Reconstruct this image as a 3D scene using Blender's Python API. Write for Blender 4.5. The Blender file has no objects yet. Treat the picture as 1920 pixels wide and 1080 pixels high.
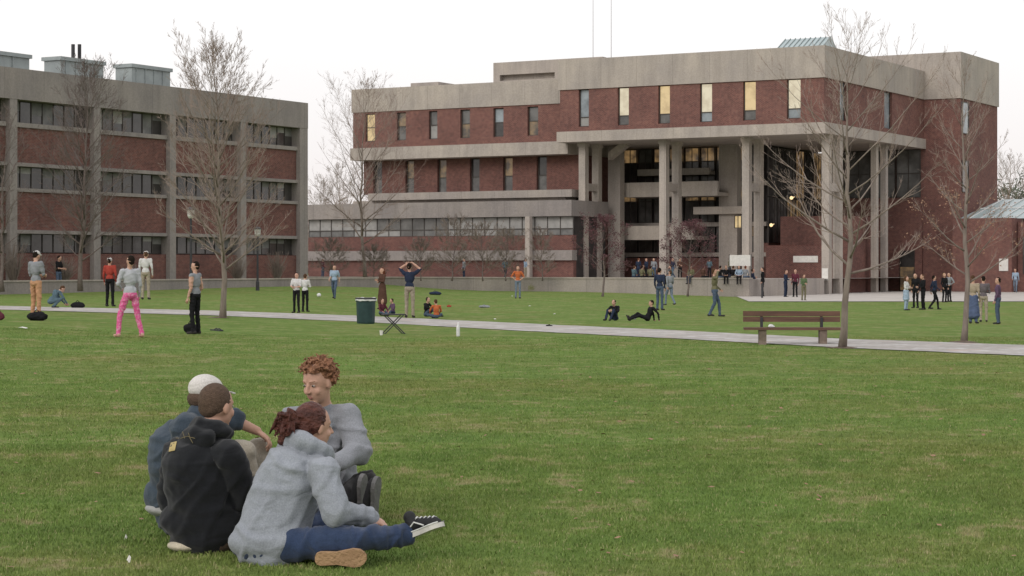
import bpy, math, random
import numpy as np
from mathutils import Vector, Matrix, noise
from mathutils.bvhtree import BVHTree
random.seed(7); RNG=np.random.default_rng(7)
F=3800.0; CH=1.5; HY=500.0
scn=bpy.context.scene; COL=scn.collection
# ------------------------------------------------------------------ terrain
def ss(a,b,x):
    t=np.clip((x-a)/(b-a),0,1); return t*t*(3-2*t)
def ter(x,y):
    return (-.15*ss(35,70,y)-.12*ss(60,110,y)-.3*ss(3,18,x)*ss(40,80,y)
            +.3*ss(2,14,-x)*ss(25,50,y)+.5*ss(100,150,y)*ss(0,20,-x))
def gp(px,py):
    k=(px-960)/F; s=(py-HY)/F; Y=6.0
    while Y<400:
        if CH-s*Y-float(ter(k*Y,Y))<0: break
        Y+=.1
    return Vector((k*Y,Y,float(ter(k*Y,Y))))
def W(px,py,Y): return Vector(((px-960)/F*Y,Y,CH+(HY-py)/F*Y))
# ------------------------------------------------------------------ materials
def new_mat(name):
    m=bpy.data.materials.new(name); m.use_nodes=True
    nt=m.node_tree; b=nt.nodes['Principled BSDF']; return m,nt,b
def N(nt,t,**kw):
    n=nt.nodes.new(t)
    for k,v in kw.items(): setattr(n,k,v)
    return n
def ramp(nt,fac,stops):
    r=N(nt,'ShaderNodeValToRGB'); e=r.color_ramp.elements
    e[0].position=stops[0][0]; e[0].color=(*stops[0][1],1)
    e[1].position=stops[-1][0]; e[1].color=(*stops[-1][1],1)
    for p,c in stops[1:-1]:
        x=e.new(p); x.color=(*c,1)
    nt.links.new(fac,r.inputs[0]); return r.outputs[0]
def noise_n(nt,vec,scale,detail=4,rough=.55):
    n=N(nt,'ShaderNodeTexNoise'); n.inputs['Scale'].default_value=scale; n.inputs['Detail'].default_value=detail
    n.inputs['Roughness'].default_value=rough
    nt.links.new(vec,n.inputs['Vector']); return n.outputs['Fac']
def mixc(nt,fac,a,b,mode='MIX'):
    m=N(nt,'ShaderNodeMix',data_type='RGBA',blend_type=mode)
    if isinstance(fac,(int,float)): m.inputs[0].default_value=fac
    else: nt.links.new(fac,m.inputs[0])
    for i,v in ((6,a),(7,b)):
        if isinstance(v,tuple): m.inputs[i].default_value=(*v,1)
        else: nt.links.new(v,m.inputs[i])
    return m.outputs[2]
def mk(name,c1,c2=None,scale=5,rough=.8,bump=0,bscale=40,stretch=(1,1,1),metal=0,spec=.3,lohi=(.32,.66)):
    m,nt,b=new_mat(name)
    if c2 is None: c2=tuple(c*.75 for c in c1)
    tc=N(nt,'ShaderNodeTexCoord'); mp=N(nt,'ShaderNodeMapping'); mp.inputs['Scale'].default_value=stretch
    nt.links.new(tc.outputs['Object'],mp.inputs[0])
    f=noise_n(nt,mp.outputs[0],scale,5,.6)
    nt.links.new(ramp(nt,f,[(lohi[0],c2),(lohi[1],c1)]),b.inputs['Base Color'])
    b.inputs['Roughness'].default_value=rough; b.inputs['Metallic'].default_value=metal
    b.inputs['Specular IOR Level'].default_value=spec
    if bump:
        f2=noise_n(nt,tc.outputs['Object'],bscale,3)
        bp=N(nt,'ShaderNodeBump'); bp.inputs['Strength'].default_value=bump; bp.inputs['Distance'].default_value=.02
        nt.links.new(f2,bp.inputs['Height']); nt.links.new(bp.outputs[0],b.inputs['Normal'])
    return m
def mk_fabric(name,c):
    m,nt,b=new_mat(name); tc=N(nt,'ShaderNodeTexCoord'); P=tc.outputs['Object']
    a=ramp(nt,noise_n(nt,P,4,4,.6),[(.3,tuple(x*.84 for x in c)),(.7,tuple(x*1.06 for x in c))])
    a=mixc(nt,1.0,a,ramp(nt,noise_n(nt,P,130,2,.8),[(.3,(.80,.80,.80)),(.7,(1.15,1.15,1.15))]),'MULTIPLY')
    nt.links.new(a,b.inputs['Base Color']); b.inputs['Roughness'].default_value=1; b.inputs['Specular IOR Level'].default_value=.02
    b.inputs['Sheen Weight'].default_value=.15; b.inputs['Sheen Roughness'].default_value=.6
    mp=N(nt,'ShaderNodeMapping'); mp.inputs['Scale'].default_value=(1,1,2.0); mp.inputs['Rotation'].default_value=(.4,.6,.2); nt.links.new(P,mp.inputs[0])
    n1=N(nt,'ShaderNodeTexNoise'); n1.inputs['Scale'].default_value=6.5; n1.inputs['Detail'].default_value=1.5; n1.inputs['Distortion'].default_value=.8; nt.links.new(mp.outputs[0],n1.inputs['Vector'])
    bp=N(nt,'ShaderNodeBump'); bp.inputs['Strength'].default_value=.45; bp.inputs['Distance'].default_value=.035
    nt.links.new(n1.outputs['Fac'],bp.inputs['Height'])
    b2=N(nt,'ShaderNodeBump'); b2.inputs['Strength'].default_value=.2; b2.inputs['Distance'].default_value=.004
    nt.links.new(noise_n(nt,P,150,2,.7),b2.inputs['Height']); nt.links.new(bp.outputs[0],b2.inputs['Normal']); nt.links.new(b2.outputs[0],b.inputs['Normal'])
    return m
def mk_concrete(name,c):
    m,nt,b=new_mat(name)
    tc=N(nt,'ShaderNodeTexCoord'); mp=N(nt,'ShaderNodeMapping'); mp.inputs['Scale'].default_value=(1,1,.12)
    nt.links.new(tc.outputs['Object'],mp.inputs[0])
    s=noise_n(nt,mp.outputs[0],1.6,6,.65); g=noise_n(nt,tc.outputs['Object'],.35,5,.6); h=noise_n(nt,tc.outputs['Object'],9,3,.6)
    a=ramp(nt,s,[(.3,tuple(x*.84 for x in c)),(.55,c),(.75,tuple(min(1,x*1.08) for x in c))])
    a=mixc(nt,1.0,a,ramp(nt,g,[(.3,(.80,.79,.81)),(.7,(1.06,1.03,1.0))]),'MULTIPLY')
    a=mixc(nt,1.0,a,ramp(nt,h,[(.3,(.86,.86,.86)),(.7,(1.06,1.06,1.06))]),'MULTIPLY')
    sp=N(nt,'ShaderNodeSeparateXYZ'); nt.links.new(tc.outputs['Object'],sp.inputs[0])
    ad=N(nt,'ShaderNodeMath',operation='ADD'); nt.links.new(sp.outputs[0],ad.inputs[0]); nt.links.new(sp.outputs[1],ad.inputs[1])
    md=N(nt,'ShaderNodeMath',operation='PINGPONG'); md.inputs[1].default_value=1.55; nt.links.new(ad.outputs[0],md.inputs[0])
    lt=N(nt,'ShaderNodeMath',operation='LESS_THAN'); lt.inputs[1].default_value=.025; nt.links.new(md.outputs[0],lt.inputs[0])
    mu=N(nt,'ShaderNodeMath',operation='MULTIPLY'); mu.inputs[1].default_value=.25; nt.links.new(lt.outputs[0],mu.inputs[0])
    a=mixc(nt,mu.outputs[0],a,(.08,.075,.07))
    nt.links.new(a,b.inputs['Base Color']); b.inputs['Roughness'].default_value=.9
    b.inputs['Specular IOR Level'].default_value=.2
    return m
def mk_brick(name,c1,c2,mortar):
    m,nt,b=new_mat(name)
    tc=N(nt,'ShaderNodeTexCoord'); sp=N(nt,'ShaderNodeSeparateXYZ'); nt.links.new(tc.outputs['Object'],sp.inputs[0])
    ad=N(nt,'ShaderNodeMath',operation='ADD'); nt.links.new(sp.outputs[0],ad.inputs[0]); nt.links.new(sp.outputs[1],ad.inputs[1])
    cb=N(nt,'ShaderNodeCombineXYZ'); nt.links.new(ad.outputs[0],cb.inputs[0]); nt.links.new(sp.outputs[2],cb.inputs[1])
    br=N(nt,'ShaderNodeTexBrick'); nt.links.new(cb.outputs[0],br.inputs['Vector'])
    br.inputs['Scale'].default_value=1; br.inputs['Brick Width'].default_value=.23; br.inputs['Row Height'].default_value=.078
    br.inputs['Mortar Size'].default_value=.008; br.inputs['Color1'].default_value=(*c1,1); br.inputs['Color2'].default_value=(*c2,1)
    br.inputs['Mortar'].default_value=(*mortar,1)
    g=noise_n(nt,tc.outputs['Object'],.5,6,.65); h=noise_n(nt,cb.outputs[0],3.5,4,.7)
    a=mixc(nt,1.0,br.outputs['Color'],ramp(nt,g,[(.3,(.74,.74,.76)),(.7,(1.12,1.08,1.05))]),'MULTIPLY')
    a=mixc(nt,1.0,a,ramp(nt,h,[(.3,(.74,.74,.78)),(.7,(1.18,1.15,1.12))]),'MULTIPLY')
    nt.links.new(a,b.inputs['Base Color']); b.inputs['Roughness'].default_value=.9; b.inputs['Specular IOR Level'].default_value=.15
    return m
def mk_glass(name,c,rough=.06,var=.5):
    m,nt,b=new_mat(name); tc=N(nt,'ShaderNodeTexCoord')
    f=noise_n(nt,tc.outputs['Object'],.9,3,.6)
    nt.links.new(ramp(nt,f,[(.35,tuple(x*var for x in c)),(.65,c)]),b.inputs['Base Color'])
    b.inputs['Roughness'].default_value=rough; b.inputs['Specular IOR Level'].default_value=.6
    return m
def mk_lit(name,c,st,c2=None,lo=.38,hi=.6,sc=1.3):
    m,nt,b=new_mat(name); tc=N(nt,'ShaderNodeTexCoord')
    f=noise_n(nt,tc.outputs['Object'],sc,3,.6)
    c2=c2 or tuple(x*.45 for x in c)
    cc=ramp(nt,f,[(lo,c2),(hi,c)])
    b.inputs['Base Color'].default_value=(.05,.05,.05,1); b.inputs['Roughness'].default_value=.1
    nt.links.new(cc,b.inputs['Emission Color']); b.inputs['Emission Strength'].default_value=st
    return m
def lawn_color(nt,dead=True):
    ge=N(nt,'ShaderNodeNewGeometry'); P=ge.outputs['Position']
    l=noise_n(nt,P,.22,5,.6); p=noise_n(nt,P,1.1,5,.65); q=noise_n(nt,P,4.5,4,.7); fn=noise_n(nt,P,40,3,.7)
    a=ramp(nt,l,[(.3,(.178,.205,.066)),(.5,(.142,.210,.057)),(.7,(.152,.236,.062))])
    a=mixc(nt,1.0,a,ramp(nt,p,[(.3,(.80,.83,.82)),(.7,(1.20,1.12,1.10))]),'MULTIPLY')
    a=mixc(nt,1.0,a,ramp(nt,q,[(.3,(.78,.80,.76)),(.7,(1.18,1.18,1.18))]),'MULTIPLY')
    a=mixc(nt,1.0,a,ramp(nt,fn,[(.3,(.80,.80,.78)),(.7,(1.16,1.16,1.14))]),'MULTIPLY')
    pt=N(nt,'ShaderNodeMath',operation='MULTIPLY'); nt.links.new(p,pt.inputs[0]); nt.links.new(q,pt.inputs[1])
    d=ramp(nt,pt.outputs[0],[(.285,(0,0,0)),(.36,(.8,.8,.8))])
    a=mixc(nt,d,a,(.29,.25,.14))
    return a,P
def mk_lawn():
    m,nt,b=new_mat('lawn_ground'); a,P=lawn_color(nt)
    nt.links.new(a,b.inputs['Base Color']); b.inputs['Roughness'].default_value=1; b.inputs['Specular IOR Level'].default_value=.05
    f=noise_n(nt,P,30,4,.8); bp=N(nt,'ShaderNodeBump'); bp.inputs['Strength'].default_value=.6; bp.inputs['Distance'].default_value=.05
    nt.links.new(f,bp.inputs['Height']); nt.links.new(bp.outputs[0],b.inputs['Normal']); return m
def mk_blade():
    m,nt,b=new_mat('grass_blade'); a,P=lawn_color(nt)
    at=N(nt,'ShaderNodeAttribute',attribute_name='rnd')
    v=ramp(nt,at.outputs['Fac'],[(0,(.85,.9,.8)),(.5,(1.12,1.12,1.1)),(1,(1.4,1.35,1.3))])
    a=mixc(nt,1.0,a,v,'MULTIPLY')
    st=ramp(nt,at.outputs['Fac'],[(.93,(0,0,0)),(.95,(.7,.7,.7))])
    a=mixc(nt,st,a,(.38,.33,.19))
    nt.links.new(a,b.inputs['Base Color']); b.inputs['Roughness'].default_value=.75; b.inputs['Specular IOR Level'].default_value=.12
    return m
M={}
M['conc']=mk_concrete('board_concrete',(.43,.39,.35)); M['conc_d']=mk_concrete('dark_concrete',(.30,.275,.26))  # second concrete is the same mix in a darker grey
M['conc_i']=mk_concrete('mid_grey_concrete',(.38,.345,.315))  # slightly darker concrete tone for portico parts and the retaining wall
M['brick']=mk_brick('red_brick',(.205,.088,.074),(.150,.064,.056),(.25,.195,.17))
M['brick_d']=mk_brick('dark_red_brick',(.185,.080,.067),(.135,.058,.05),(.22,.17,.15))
M['glass']=mk_glass('dark_glass',(.07,.065,.062)); M['glass_b']=mk_glass('sky_glass',(.30,.34,.37),.1,.55)
M['glass_m']=mk_glass('dusky_glass',(.15,.145,.14),.12,.5)
M['glass_g']=mk_glass('green_glass',(.36,.44,.45),.25,.85)
M['lit']=mk_lit('lit_window',(.92,.68,.34),.72,(.70,.50,.24)); M['lit_d']=mk_lit('dim_lit_window',(.62,.38,.16),.32,(.12,.08,.05),.42,.66,1.0)
M['lit_c']=mk_lit('pale_lit_window',(.95,.84,.60),.72,(.75,.64,.44))
M['blind']=mk('window_blind',(.36,.35,.34),(.26,.255,.25),2); M['blind_d']=mk('dark_blind',(.21,.205,.20),(.11,.11,.11),1.5); M['frame']=mk('dark_frame',(.07,.06,.055),None,5,.5)  # second blind tone is a darker grey, picked at random per pane
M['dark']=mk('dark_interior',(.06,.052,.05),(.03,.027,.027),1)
M['roofbox']=mk('roof_unit_metal',(.33,.37,.37),(.25,.28,.285),1.2,.6)
M['plaza']=mk('plaza_concrete',(.50,.46,.42),(.38,.35,.32),.8,.9)
M['bark']=mk('grey_bark',(.26,.215,.185),(.16,.13,.11),9,.95,.3,30,(1,1,.3)); M['bark_d']=mk('dark_bark',(.18,.145,.13),(.12,.095,.088),9,.95)
M['twig']=mk('twig_bark',(.33,.26,.22),(.23,.18,.155),3,.95); M['twig_r']=mk('red_twig',(.15,.09,.085),(.10,.06,.055),3,.95)
M['leaf_b']=mk('dry_leaf',(.33,.20,.13),(.22,.13,.08),3,.9); M['leaf_r']=mk('red_bud_leaf',(.12,.05,.055),(.08,.036,.04),3,.9)
M['leaf_g']=mk('evergreen_leaf',(.09,.115,.07),(.06,.08,.05),2,.9); M['leaf_y']=mk('yellow_green_leaf',(.25,.26,.06),None,3,.9)
M['wood_far']=mk('far_twigs',(.38,.33,.31),(.29,.245,.23),1,.95)  # paler and greyer than the nearer twigs
M['wood']=mk('bench_wood',(.15,.08,.055),(.09,.05,.038),6,.7,.2,30,(.3,3,3)); M['leg']=mk('bench_leg_brown',(.20,.155,.125),(.13,.10,.08),8,.9)
M['steel']=mk('dark_steel',(.04,.04,.045),None,5,.5); M['mast']=mk('mast_metal',(.25,.24,.25),None,5,.5)
M['can']=mk('dark_teal_plastic',(.025,.055,.055),(.015,.035,.036),4,.45); M['white']=mk('white_plastic',(.70,.70,.69),(.55,.55,.55),10,.5,.3,25)
M['paper']=mk('white_paper',(.72,.70,.66),(.6,.58,.55),6,.8); M['mulch']=mk('mulch',(.15,.11,.08),(.09,.065,.05),8,.95,.5,30)
M['globe']=mk('frosted_lens',(.55,.55,.52),None,5,.4)
M['skin']=mk('skin',(.52,.32,.24),(.45,.26,.19),6,.6,.1,60); M['lip']=mk('lip_skin',(.38,.17,.14),None,6,.5)
M['eyew']=mk('eye_white',(.42,.38,.35),None,5,.4); M['eyed']=mk('eye_dark',(.03,.02,.015),None,5,.3)
_cm={}
def cloth(c,b=.25,sc=45):
    k=tuple(round(x,3) for x in c)+(b,)
    if k not in _cm: _cm[k]=mk('cloth_%d'%len(_cm),c,tuple(x*.78 for x in c),7,.95,b,sc,spec=.06)
    return _cm[k]
PINK=mk('patterned_pink_cloth',(.62,.10,.27),(.62,.30,.40),26,.95,.2,45,lohi=(.40,.50))
# ------------------------------------------------------------------ mesh builder
class MB:
    def __init__(s): s.v=[];s.f=[];s.m=[]
    def add(s,v,f,m=0):
        o=len(s.v); s.v+= [tuple(x) for x in v]
        for q in f: s.f.append(tuple(i+o for i in q)); s.m.append(m)
    def box(s,x0,x1,y0,y1,z0,z1,m=0):
        if x0>x1:x0,x1=x1,x0
        if y0>y1:y0,y1=y1,y0
        if z0>z1:z0,z1=z1,z0
        s.add([(x0,y0,z0),(x1,y0,z0),(x1,y1,z0),(x0,y1,z0),(x0,y0,z1),(x1,y0,z1),(x1,y1,z1),(x0,y1,z1)],
              [(0,3,2,1),(4,5,6,7),(0,1,5,4),(1,2,6,5),(2,3,7,6),(3,0,4,7)],m)
    def wall(s,ax,f0,f1,u0,u1,z0,z1,op,m=0):
        op=sorted(op); cur=u0
        def bx(a,b,c,d):
            if b-a<1e-4 or d-c<1e-4: return
            if ax=='x': s.box(a,b,f0,f1,c,d,m)
            else: s.box(f0,f1,a,b,c,d,m)
        for a,b,c,d in op:
            bx(cur,a,z0,z1); bx(a,b,z0,c); bx(a,b,d,z1); cur=b
        bx(cur,u1,z0,z1)
    def tube(s,pts,rad,n=5,m=0):
        v=[];f=[]; L=len(pts); a=None
        for i,p in enumerate(pts):
            d=(pts[min(i+1,L-1)]-pts[max(i-1,0)])
            if d.length<1e-9: d=Vector((0,0,1))
            d.normalize()
            if a is None:
                a=d.orthogonal().normalized()
            else:
                a=(a-d*a.dot(d)); a=a.normalized() if a.length>1e-6 else d.orthogonal().normalized()
            b=d.cross(a)
            for j in range(n):
                t=2*math.pi*j/n; v.append(p+(a*math.cos(t)+b*math.sin(t))*rad[i])
        for i in range(L-1):
            for j in range(n):
                k=(j+1)%n; f.append((i*n+j,i*n+k,(i+1)*n+k,(i+1)*n+j))
        if n>3 and rad[-1]>.004: f.append(tuple((L-1)*n+j for j in range(n)))
        if n>3 and rad[0]>.004: f.append(tuple(reversed(range(n))))
        s.add(v,f,m)
    def make(s,name,mats,parent=None,smooth=False,loc=None,label=None):
        me=bpy.data.meshes.new(name); me.from_pydata(s.v,[],s.f)
        for mm in (mats if isinstance(mats,(list,tuple)) else [mats]): me.materials.append(mm)
        me.polygons.foreach_set('material_index',s.m)
        if smooth: me.polygons.foreach_set('use_smooth',[True]*len(s.f))
        me.update(); ob=bpy.data.objects.new(name,me); COL.objects.link(ob)
        if parent: ob.parent=parent
        if loc: ob.location=loc
        if label: ob['label']=label
        return ob
def root(name,loc,label,cat,rz=0,group=None):
    e=bpy.data.objects.new(name,None); COL.objects.link(e); e.location=loc; e.rotation_euler=(0,0,rz)
    e.empty_display_size=.3; e['label']=label; e['category']=cat
    if group: e['group']=group
    return e
def top(ob,label,cat,group=None):
    ob['label']=label; ob['category']=cat
    if group: ob['group']=group
    return ob
# ------------------------------------------------------------------ primitives for bodies
def cap_mesh(p0,p1,r0,r1,n=12):
    p0=Vector(p0);p1=Vector(p1); d=p1-p0; L=d.length
    if L<1e-6: d=Vector((0,0,1)); L=1e-6
    d=d.normalized(); a=d.orthogonal().normalized(); b=d.cross(a); v=[];f=[]; rings=[]
    for t in (-80,-50,-20): rings.append((p0+d*r0*math.sin(math.radians(t)),r0*math.cos(math.radians(t))))
    for t in (20,50,80): rings.append((p1+d*r1*math.sin(math.radians(t)),r1*math.cos(math.radians(t))))
    for c,r in rings:
        for j in range(n):
            t=2*math.pi*j/n; v.append(c+(a*math.cos(t)+b*math.sin(t))*r)
    for i in range(len(rings)-1):
        for j in range(n):
            k=(j+1)%n; f.append((i*n+j,i*n+k,(i+1)*n+k,(i+1)*n+j))
    f.append(tuple(reversed(range(n)))); f.append(tuple((len(rings)-1)*n+j for j in range(n)))
    return v,f
def ell_mesh(c,r,R,nu=14,nv=9):
    v=[];f=[]; c=Vector(c)
    for i in range(1,nv):
        t=math.pi*i/nv
        for j in range(nu):
            p=2*math.pi*j/nu
            v.append(c+R@Vector((r[0]*math.sin(t)*math.cos(p),r[1]*math.sin(t)*math.sin(p),r[2]*math.cos(t))))
    v.append(c+R@Vector((0,0,r[2]))); v.append(c-R@Vector((0,0,r[2]))); T=len(v)-2
    for i in range(nv-2):
        for j in range(nu):
            k=(j+1)%nu; f.append((i*nu+j,(i+1)*nu+j,(i+1)*nu+k,i*nu+k))
    for j in range(nu):
        k=(j+1)%nu; f.append((T,j,k)); f.append((T+1,(nv-2)*nu+k,(nv-2)*nu+j))
    return v,f
I3=Matrix.Identity(3)
def frameR(f,u):
    f=Vector(f).normalized(); u=Vector(u); u=(u-f*u.dot(f)).normalized(); bk=-f; x=bk.cross(u)
    return Matrix((x,bk,u)).transposed()
def C_(p0,p1,r0,r1,tag='s'): return ('c',Vector(p0),Vector(p1),r0,r1,tag)
def E_(c,r,R=I3,tag='s'): return ('e',Vector(c),r,R,tag)
def prims_mesh(pr,nu=12):
    v=[];f=[]
    for p in pr:
        a,b=cap_mesh(p[1],p[2],p[3],p[4],nu) if p[0]=='c' else ell_mesh(p[1],p[2],p[3],nu+2,9 if nu<18 else 14)
        o=len(v); v+=a; f+=[tuple(i+o for i in q) for q in b]
    return v,f
def remeshed(pr,voxel,sm):
    v,f=prims_mesh(pr,20 if voxel<.012 else 12); me=bpy.data.meshes.new('t'); me.from_pydata([tuple(x) for x in v],[],f)
    ob=bpy.data.objects.new('t',me); COL.objects.link(ob)
    r=ob.modifiers.new('r','REMESH'); r.mode='VOXEL'; r.voxel_size=voxel; r.adaptivity=0
    if sm: q=ob.modifiers.new('s','SMOOTH'); q.factor=.5; q.iterations=sm
    dg=bpy.context.evaluated_depsgraph_get(); m2=bpy.data.meshes.new_from_object(ob.evaluated_get(dg))
    bpy.data.objects.remove(ob); bpy.data.meshes.remove(me)
    n=len(m2.vertices); co=np.empty(n*3); m2.vertices.foreach_get('co',co); co=co.reshape(-1,3)
    return m2,co
def face_tags(me,co,pr,tags):
    nf=len(me.polygons); c=np.empty(nf*3); me.polygons.foreach_get('center',c); c=c.reshape(-1,3)
    best=np.full(nf,1e9); idx=np.zeros(nf,int)
    for p in pr:
        if p[0]=='c':
            a=np.array(p[1]);b=np.array(p[2]);d=b-a;L=max((d@d),1e-9); t=np.clip(((c-a)@d)/L,0,1)
            s=np.linalg.norm(c-a-t[:,None]*d,axis=1)-(p[3]+(p[4]-p[3])*t)
        else:
            q=(c-np.array(p[1]))@np.array(p[3])/np.array(p[2]); s=(np.linalg.norm(q,axis=1)-1)*min(p[2])
        w=s<best; best[w]=s[w]; idx[w]=tags.index(p[-1])
    return idx
def fold(p,ws,dirs):
    x,y,z=p; wx=noise.noise(Vector((x*4,y*4,z*4)))*.09; s=0
    for k,(a,b,c) in enumerate(dirs):
        t=(x*a+y*b+z*c+wx); n_=noise.noise(Vector((x*ws*.3+t*a*ws+k*7.3,y*ws*.3+t*b*ws,z*ws*.3+t*c*ws)))
        u=max(0,1-abs(n_)*3.2); s+=u*u*(3-2*u)
    return s
def soft(name,pr,voxel,sm,matmap,parent,wr=0,ws=9,org=Vector((0,0,0)),extra=None,label=None,folds=None):
    me,co=remeshed(pr,voxel,sm); tags=list(matmap.keys())
    ti=face_tags(me,co,pr,tags) if len(tags)>1 else None
    if wr:
        me.update(); n=len(me.vertices); nr=np.empty(n*3); me.vertices.foreach_get('normal',nr); nr=nr.reshape(-1,3)
        if folds: off=np.array([fold(p,ws,folds)-.5+.4*noise.noise(Vector((p[0]*4,p[1]*4,p[2]*4))) for p in co])
        else: off=np.array([noise.noise(Vector((p[0]*ws,p[1]*ws,p[2]*ws*1.6))) for p in co])
        co=co+nr*off[:,None]*wr
    co=co-np.array(org); me.vertices.foreach_set('co',co.ravel())
    me.materials.clear()
    for t in tags: me.materials.append(matmap[t])
    if ti is not None: me.polygons.foreach_set('material_index',ti.tolist())
    else: me.polygons.foreach_set('material_index',[0]*len(me.polygons))
    me.polygons.foreach_set('use_smooth',[True]*len(me.polygons)); me.update()
    if extra:
        V=[tuple(x) for x in co]; Fc=[tuple(p.vertices) for p in me.polygons]; mi=[p.material_index for p in me.polygons]
        for pr2,t in extra:
            v,f=prims_mesh(pr2,6); o=len(V); V+=[tuple(x-org) for x in v]
            Fc+=[tuple(i+o for i in q) for q in f]; mi+=[tags.index(t)]*len(f)
        m3=bpy.data.meshes.new(name); m3.from_pydata(V,[],Fc)
        for t in tags: m3.materials.append(matmap[t])
        m3.polygons.foreach_set('material_index',mi); m3.polygons.foreach_set('use_smooth',[True]*len(Fc)); m3.update()
        bpy.data.meshes.remove(me); me=m3
    me.name=name; ob=bpy.data.objects.new(name,me); COL.objects.link(ob)
    if parent: ob.parent=parent
    if label: ob['label']=label
    return ob
def hand(wr,d,nrm,side,curl=.5,s=1.0):
    d=Vector(d).normalized(); nrm=Vector(nrm); nrm=(nrm-d*nrm.dot(d)).normalized(); ac=d.cross(nrm)*side
    R=Matrix((ac,d,nrm)).transposed(); pr=[E_(wr+d*.045*s,(.040*s,.052*s,.017*s),R)]; fg=[]
    for i,l in enumerate((.066,.076,.070,.055)):
        b=wr+d*(.085-.004*abs(i-1.3))*s+ac*(.029-.0195*i)*s
        d1=(d*math.cos(curl*.7)+nrm*math.sin(curl*.7)); d2=(d*math.cos(curl*1.9)+nrm*math.sin(curl*1.9)); d3=(d*math.cos(curl*2.6)+nrm*math.sin(curl*2.6))
        m=b+d1*l*.5*s; e=m+d2*l*.32*s; g=e+d3*l*.26*s
        fg+=[C_(b,m,.0095*s,.0088*s),C_(m,e,.0088*s,.008*s),C_(e,g,.008*s,.0068*s)]
    b=wr+d*.022*s+ac*.03*s; m=b+(d*.7+ac*.75+nrm*.25).normalized()*.038*s; e=m+(d*.95+ac*.2+nrm*.5).normalized()*.032*s
    fg+=[C_(b,m,.014*s,.011*s),C_(m,e,.011*s,.009*s)]
    return pr,fg
def head_prims(c,f,u,s=1.0):
    R=frameR(f,u)
    def q(x,fw,z): return c+R@Vector((x,-fw,z))*s
    pr=[E_(q(0,-.012,.012),(.077*s,.096*s,.098*s),R),E_(q(0,.022,-.045),(.060*s,.068*s,.080*s),R),
        E_(q(0,.060,-.104),(.026*s,.022*s,.020*s),R),C_(q(0,.088,.0),q(0,.110,-.034),.0085*s,.0125*s),
        E_(q(.012,.098,-.038),(.009*s,.010*s,.008*s),R),E_(q(-.012,.098,-.038),(.009*s,.010*s,.008*s),R),
        C_(q(.02,.080,.018),q(.045,.064,.016),.009*s,.008*s),C_(q(-.02,.080,.018),q(-.045,.064,.016),.009*s,.008*s),
        E_(q(.04,.060,-.042),(.020*s,.018*s,.022*s),R),E_(q(-.04,.060,-.042),(.020*s,.018*s,.022*s),R),
        E_(q(.078,-.008,-.02),(.009*s,.018*s,.030*s),R),E_(q(-.078,-.008,-.02),(.009*s,.018*s,.030*s),R),
        E_(q(0,.084,-.070),(.017*s,.011*s,.004*s),R,'lip'),E_(q(0,.0835,-.077),(.015*s,.011*s,.0045*s),R,'lip')]
    ey=[E_(q(x,.0755,-.004),(.0125*s,.008*s,.0055*s),R) for x in (.031,-.031)]
    ir=[E_(q(x,.081,-.004),(.0062*s,.004*s,.0050*s),R) for x in (.031,-.031)]
    br=[C_(q(x*.6,.086,.020),q(x*1.45,.071,.021),.0028*s,.0018*s) for x in (.031,-.031)]
    return pr,ey,ir,br,R,q
# ------------------------------------------------------------------ FOREGROUND PEOPLE
def curls(center,R,rad,n,r,inside=None,seed=1,smin=-1):
    rr=random.Random(seed); out=[]
    while len(out)<n:
        d=Vector((rr.gauss(0,1),rr.gauss(0,1),rr.gauss(0,1))).normalized()
        if d.z<smin: continue
        if inside and not inside(d): continue
        p=center+R@Vector((d.x*rad[0],d.y*rad[1],d.z*rad[2]))*rr.uniform(.9,1.08)
        t=Vector((rr.gauss(0,1),rr.gauss(0,1),rr.gauss(0,1))).normalized()*r*1.3
        out.append(C_(p-t,p+t,r*rr.uniform(.7,1.2),r*rr.uniform(.5,.9)))
    return out
def shoe(root_,org,heel,toe,sn,upm,solem,name='shoe',lace=None,toecap=None):
    d=(toe-heel); L=d.length; d=d.normalized(); sn=Vector(sn); sn=(sn-d*sn.dot(d)).normalized(); w=d.cross(sn); up=-sn
    b=MB(); prof=[(0,.012),(.03,.027),(.1,.034),(.28,.033),(.42,.031),(.6,.040),(.75,.047),(.88,.042),(.96,.027),(1,.010)]
    ring=[(x*L,h) for x,h in prof]+[(x*L,-h) for x,h in reversed(prof)]; n=len(ring)
    v=[heel+d*x+w*h-org for x,h in ring]+[heel+d*x+w*h-org+sn*.024 for x,h in ring]
    f=[tuple(range(n)),tuple(reversed(range(n,2*n)))]+[(i,i+n,(i+1)%n+n,(i+1)%n) for i in range(n)]
    b.add(v,f)
    pr=[C_(heel+d*.033+up*.028,heel+d*.10+up*.032,.029,.032,'a'),C_(heel+d*.10+up*.030,heel+d*L*.78+up*.014,.034,.031,'a'),
        C_(heel+d*L*.72+up*.010,heel+d*(L-.034)+up*.004,.034,.028,'t' if toecap else 'a'),C_(heel+d*.045+up*.04,heel+d*.04+up*.080,.033,.035,'a')]
    mm={'a':upm}
    if toecap: mm['t']=toecap
    u=soft(name,pr,.008,3,mm,root_,org=org)
    so=b.make('sole',[solem]); so.parent=u
    if lace:
        lb=MB()
        for i in range(5):
            c=heel+d*(.085+i*.024)+up*(.068-i*.0065)
            lb.tube([c-w*.022-up*.008-org,c-org,c+w*.022-up*.008-org],[.004]*3,5)
        for sg in (-1,1):
            lb.tube([heel+d*x*L+w*sg*(h+.001)-org+up*.004 for x,h in prof[1:-1]],[.004]*8,5)
            lb.tube([heel+d*.05+w*sg*.033+up*.03-org,heel+d*L*.35+w*sg*.034+up*.045-org,heel+d*L*.6+w*sg*.038+up*.012-org],[.004]*3,5)
        lb.make('lace',[lace],u)
    return u
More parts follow.
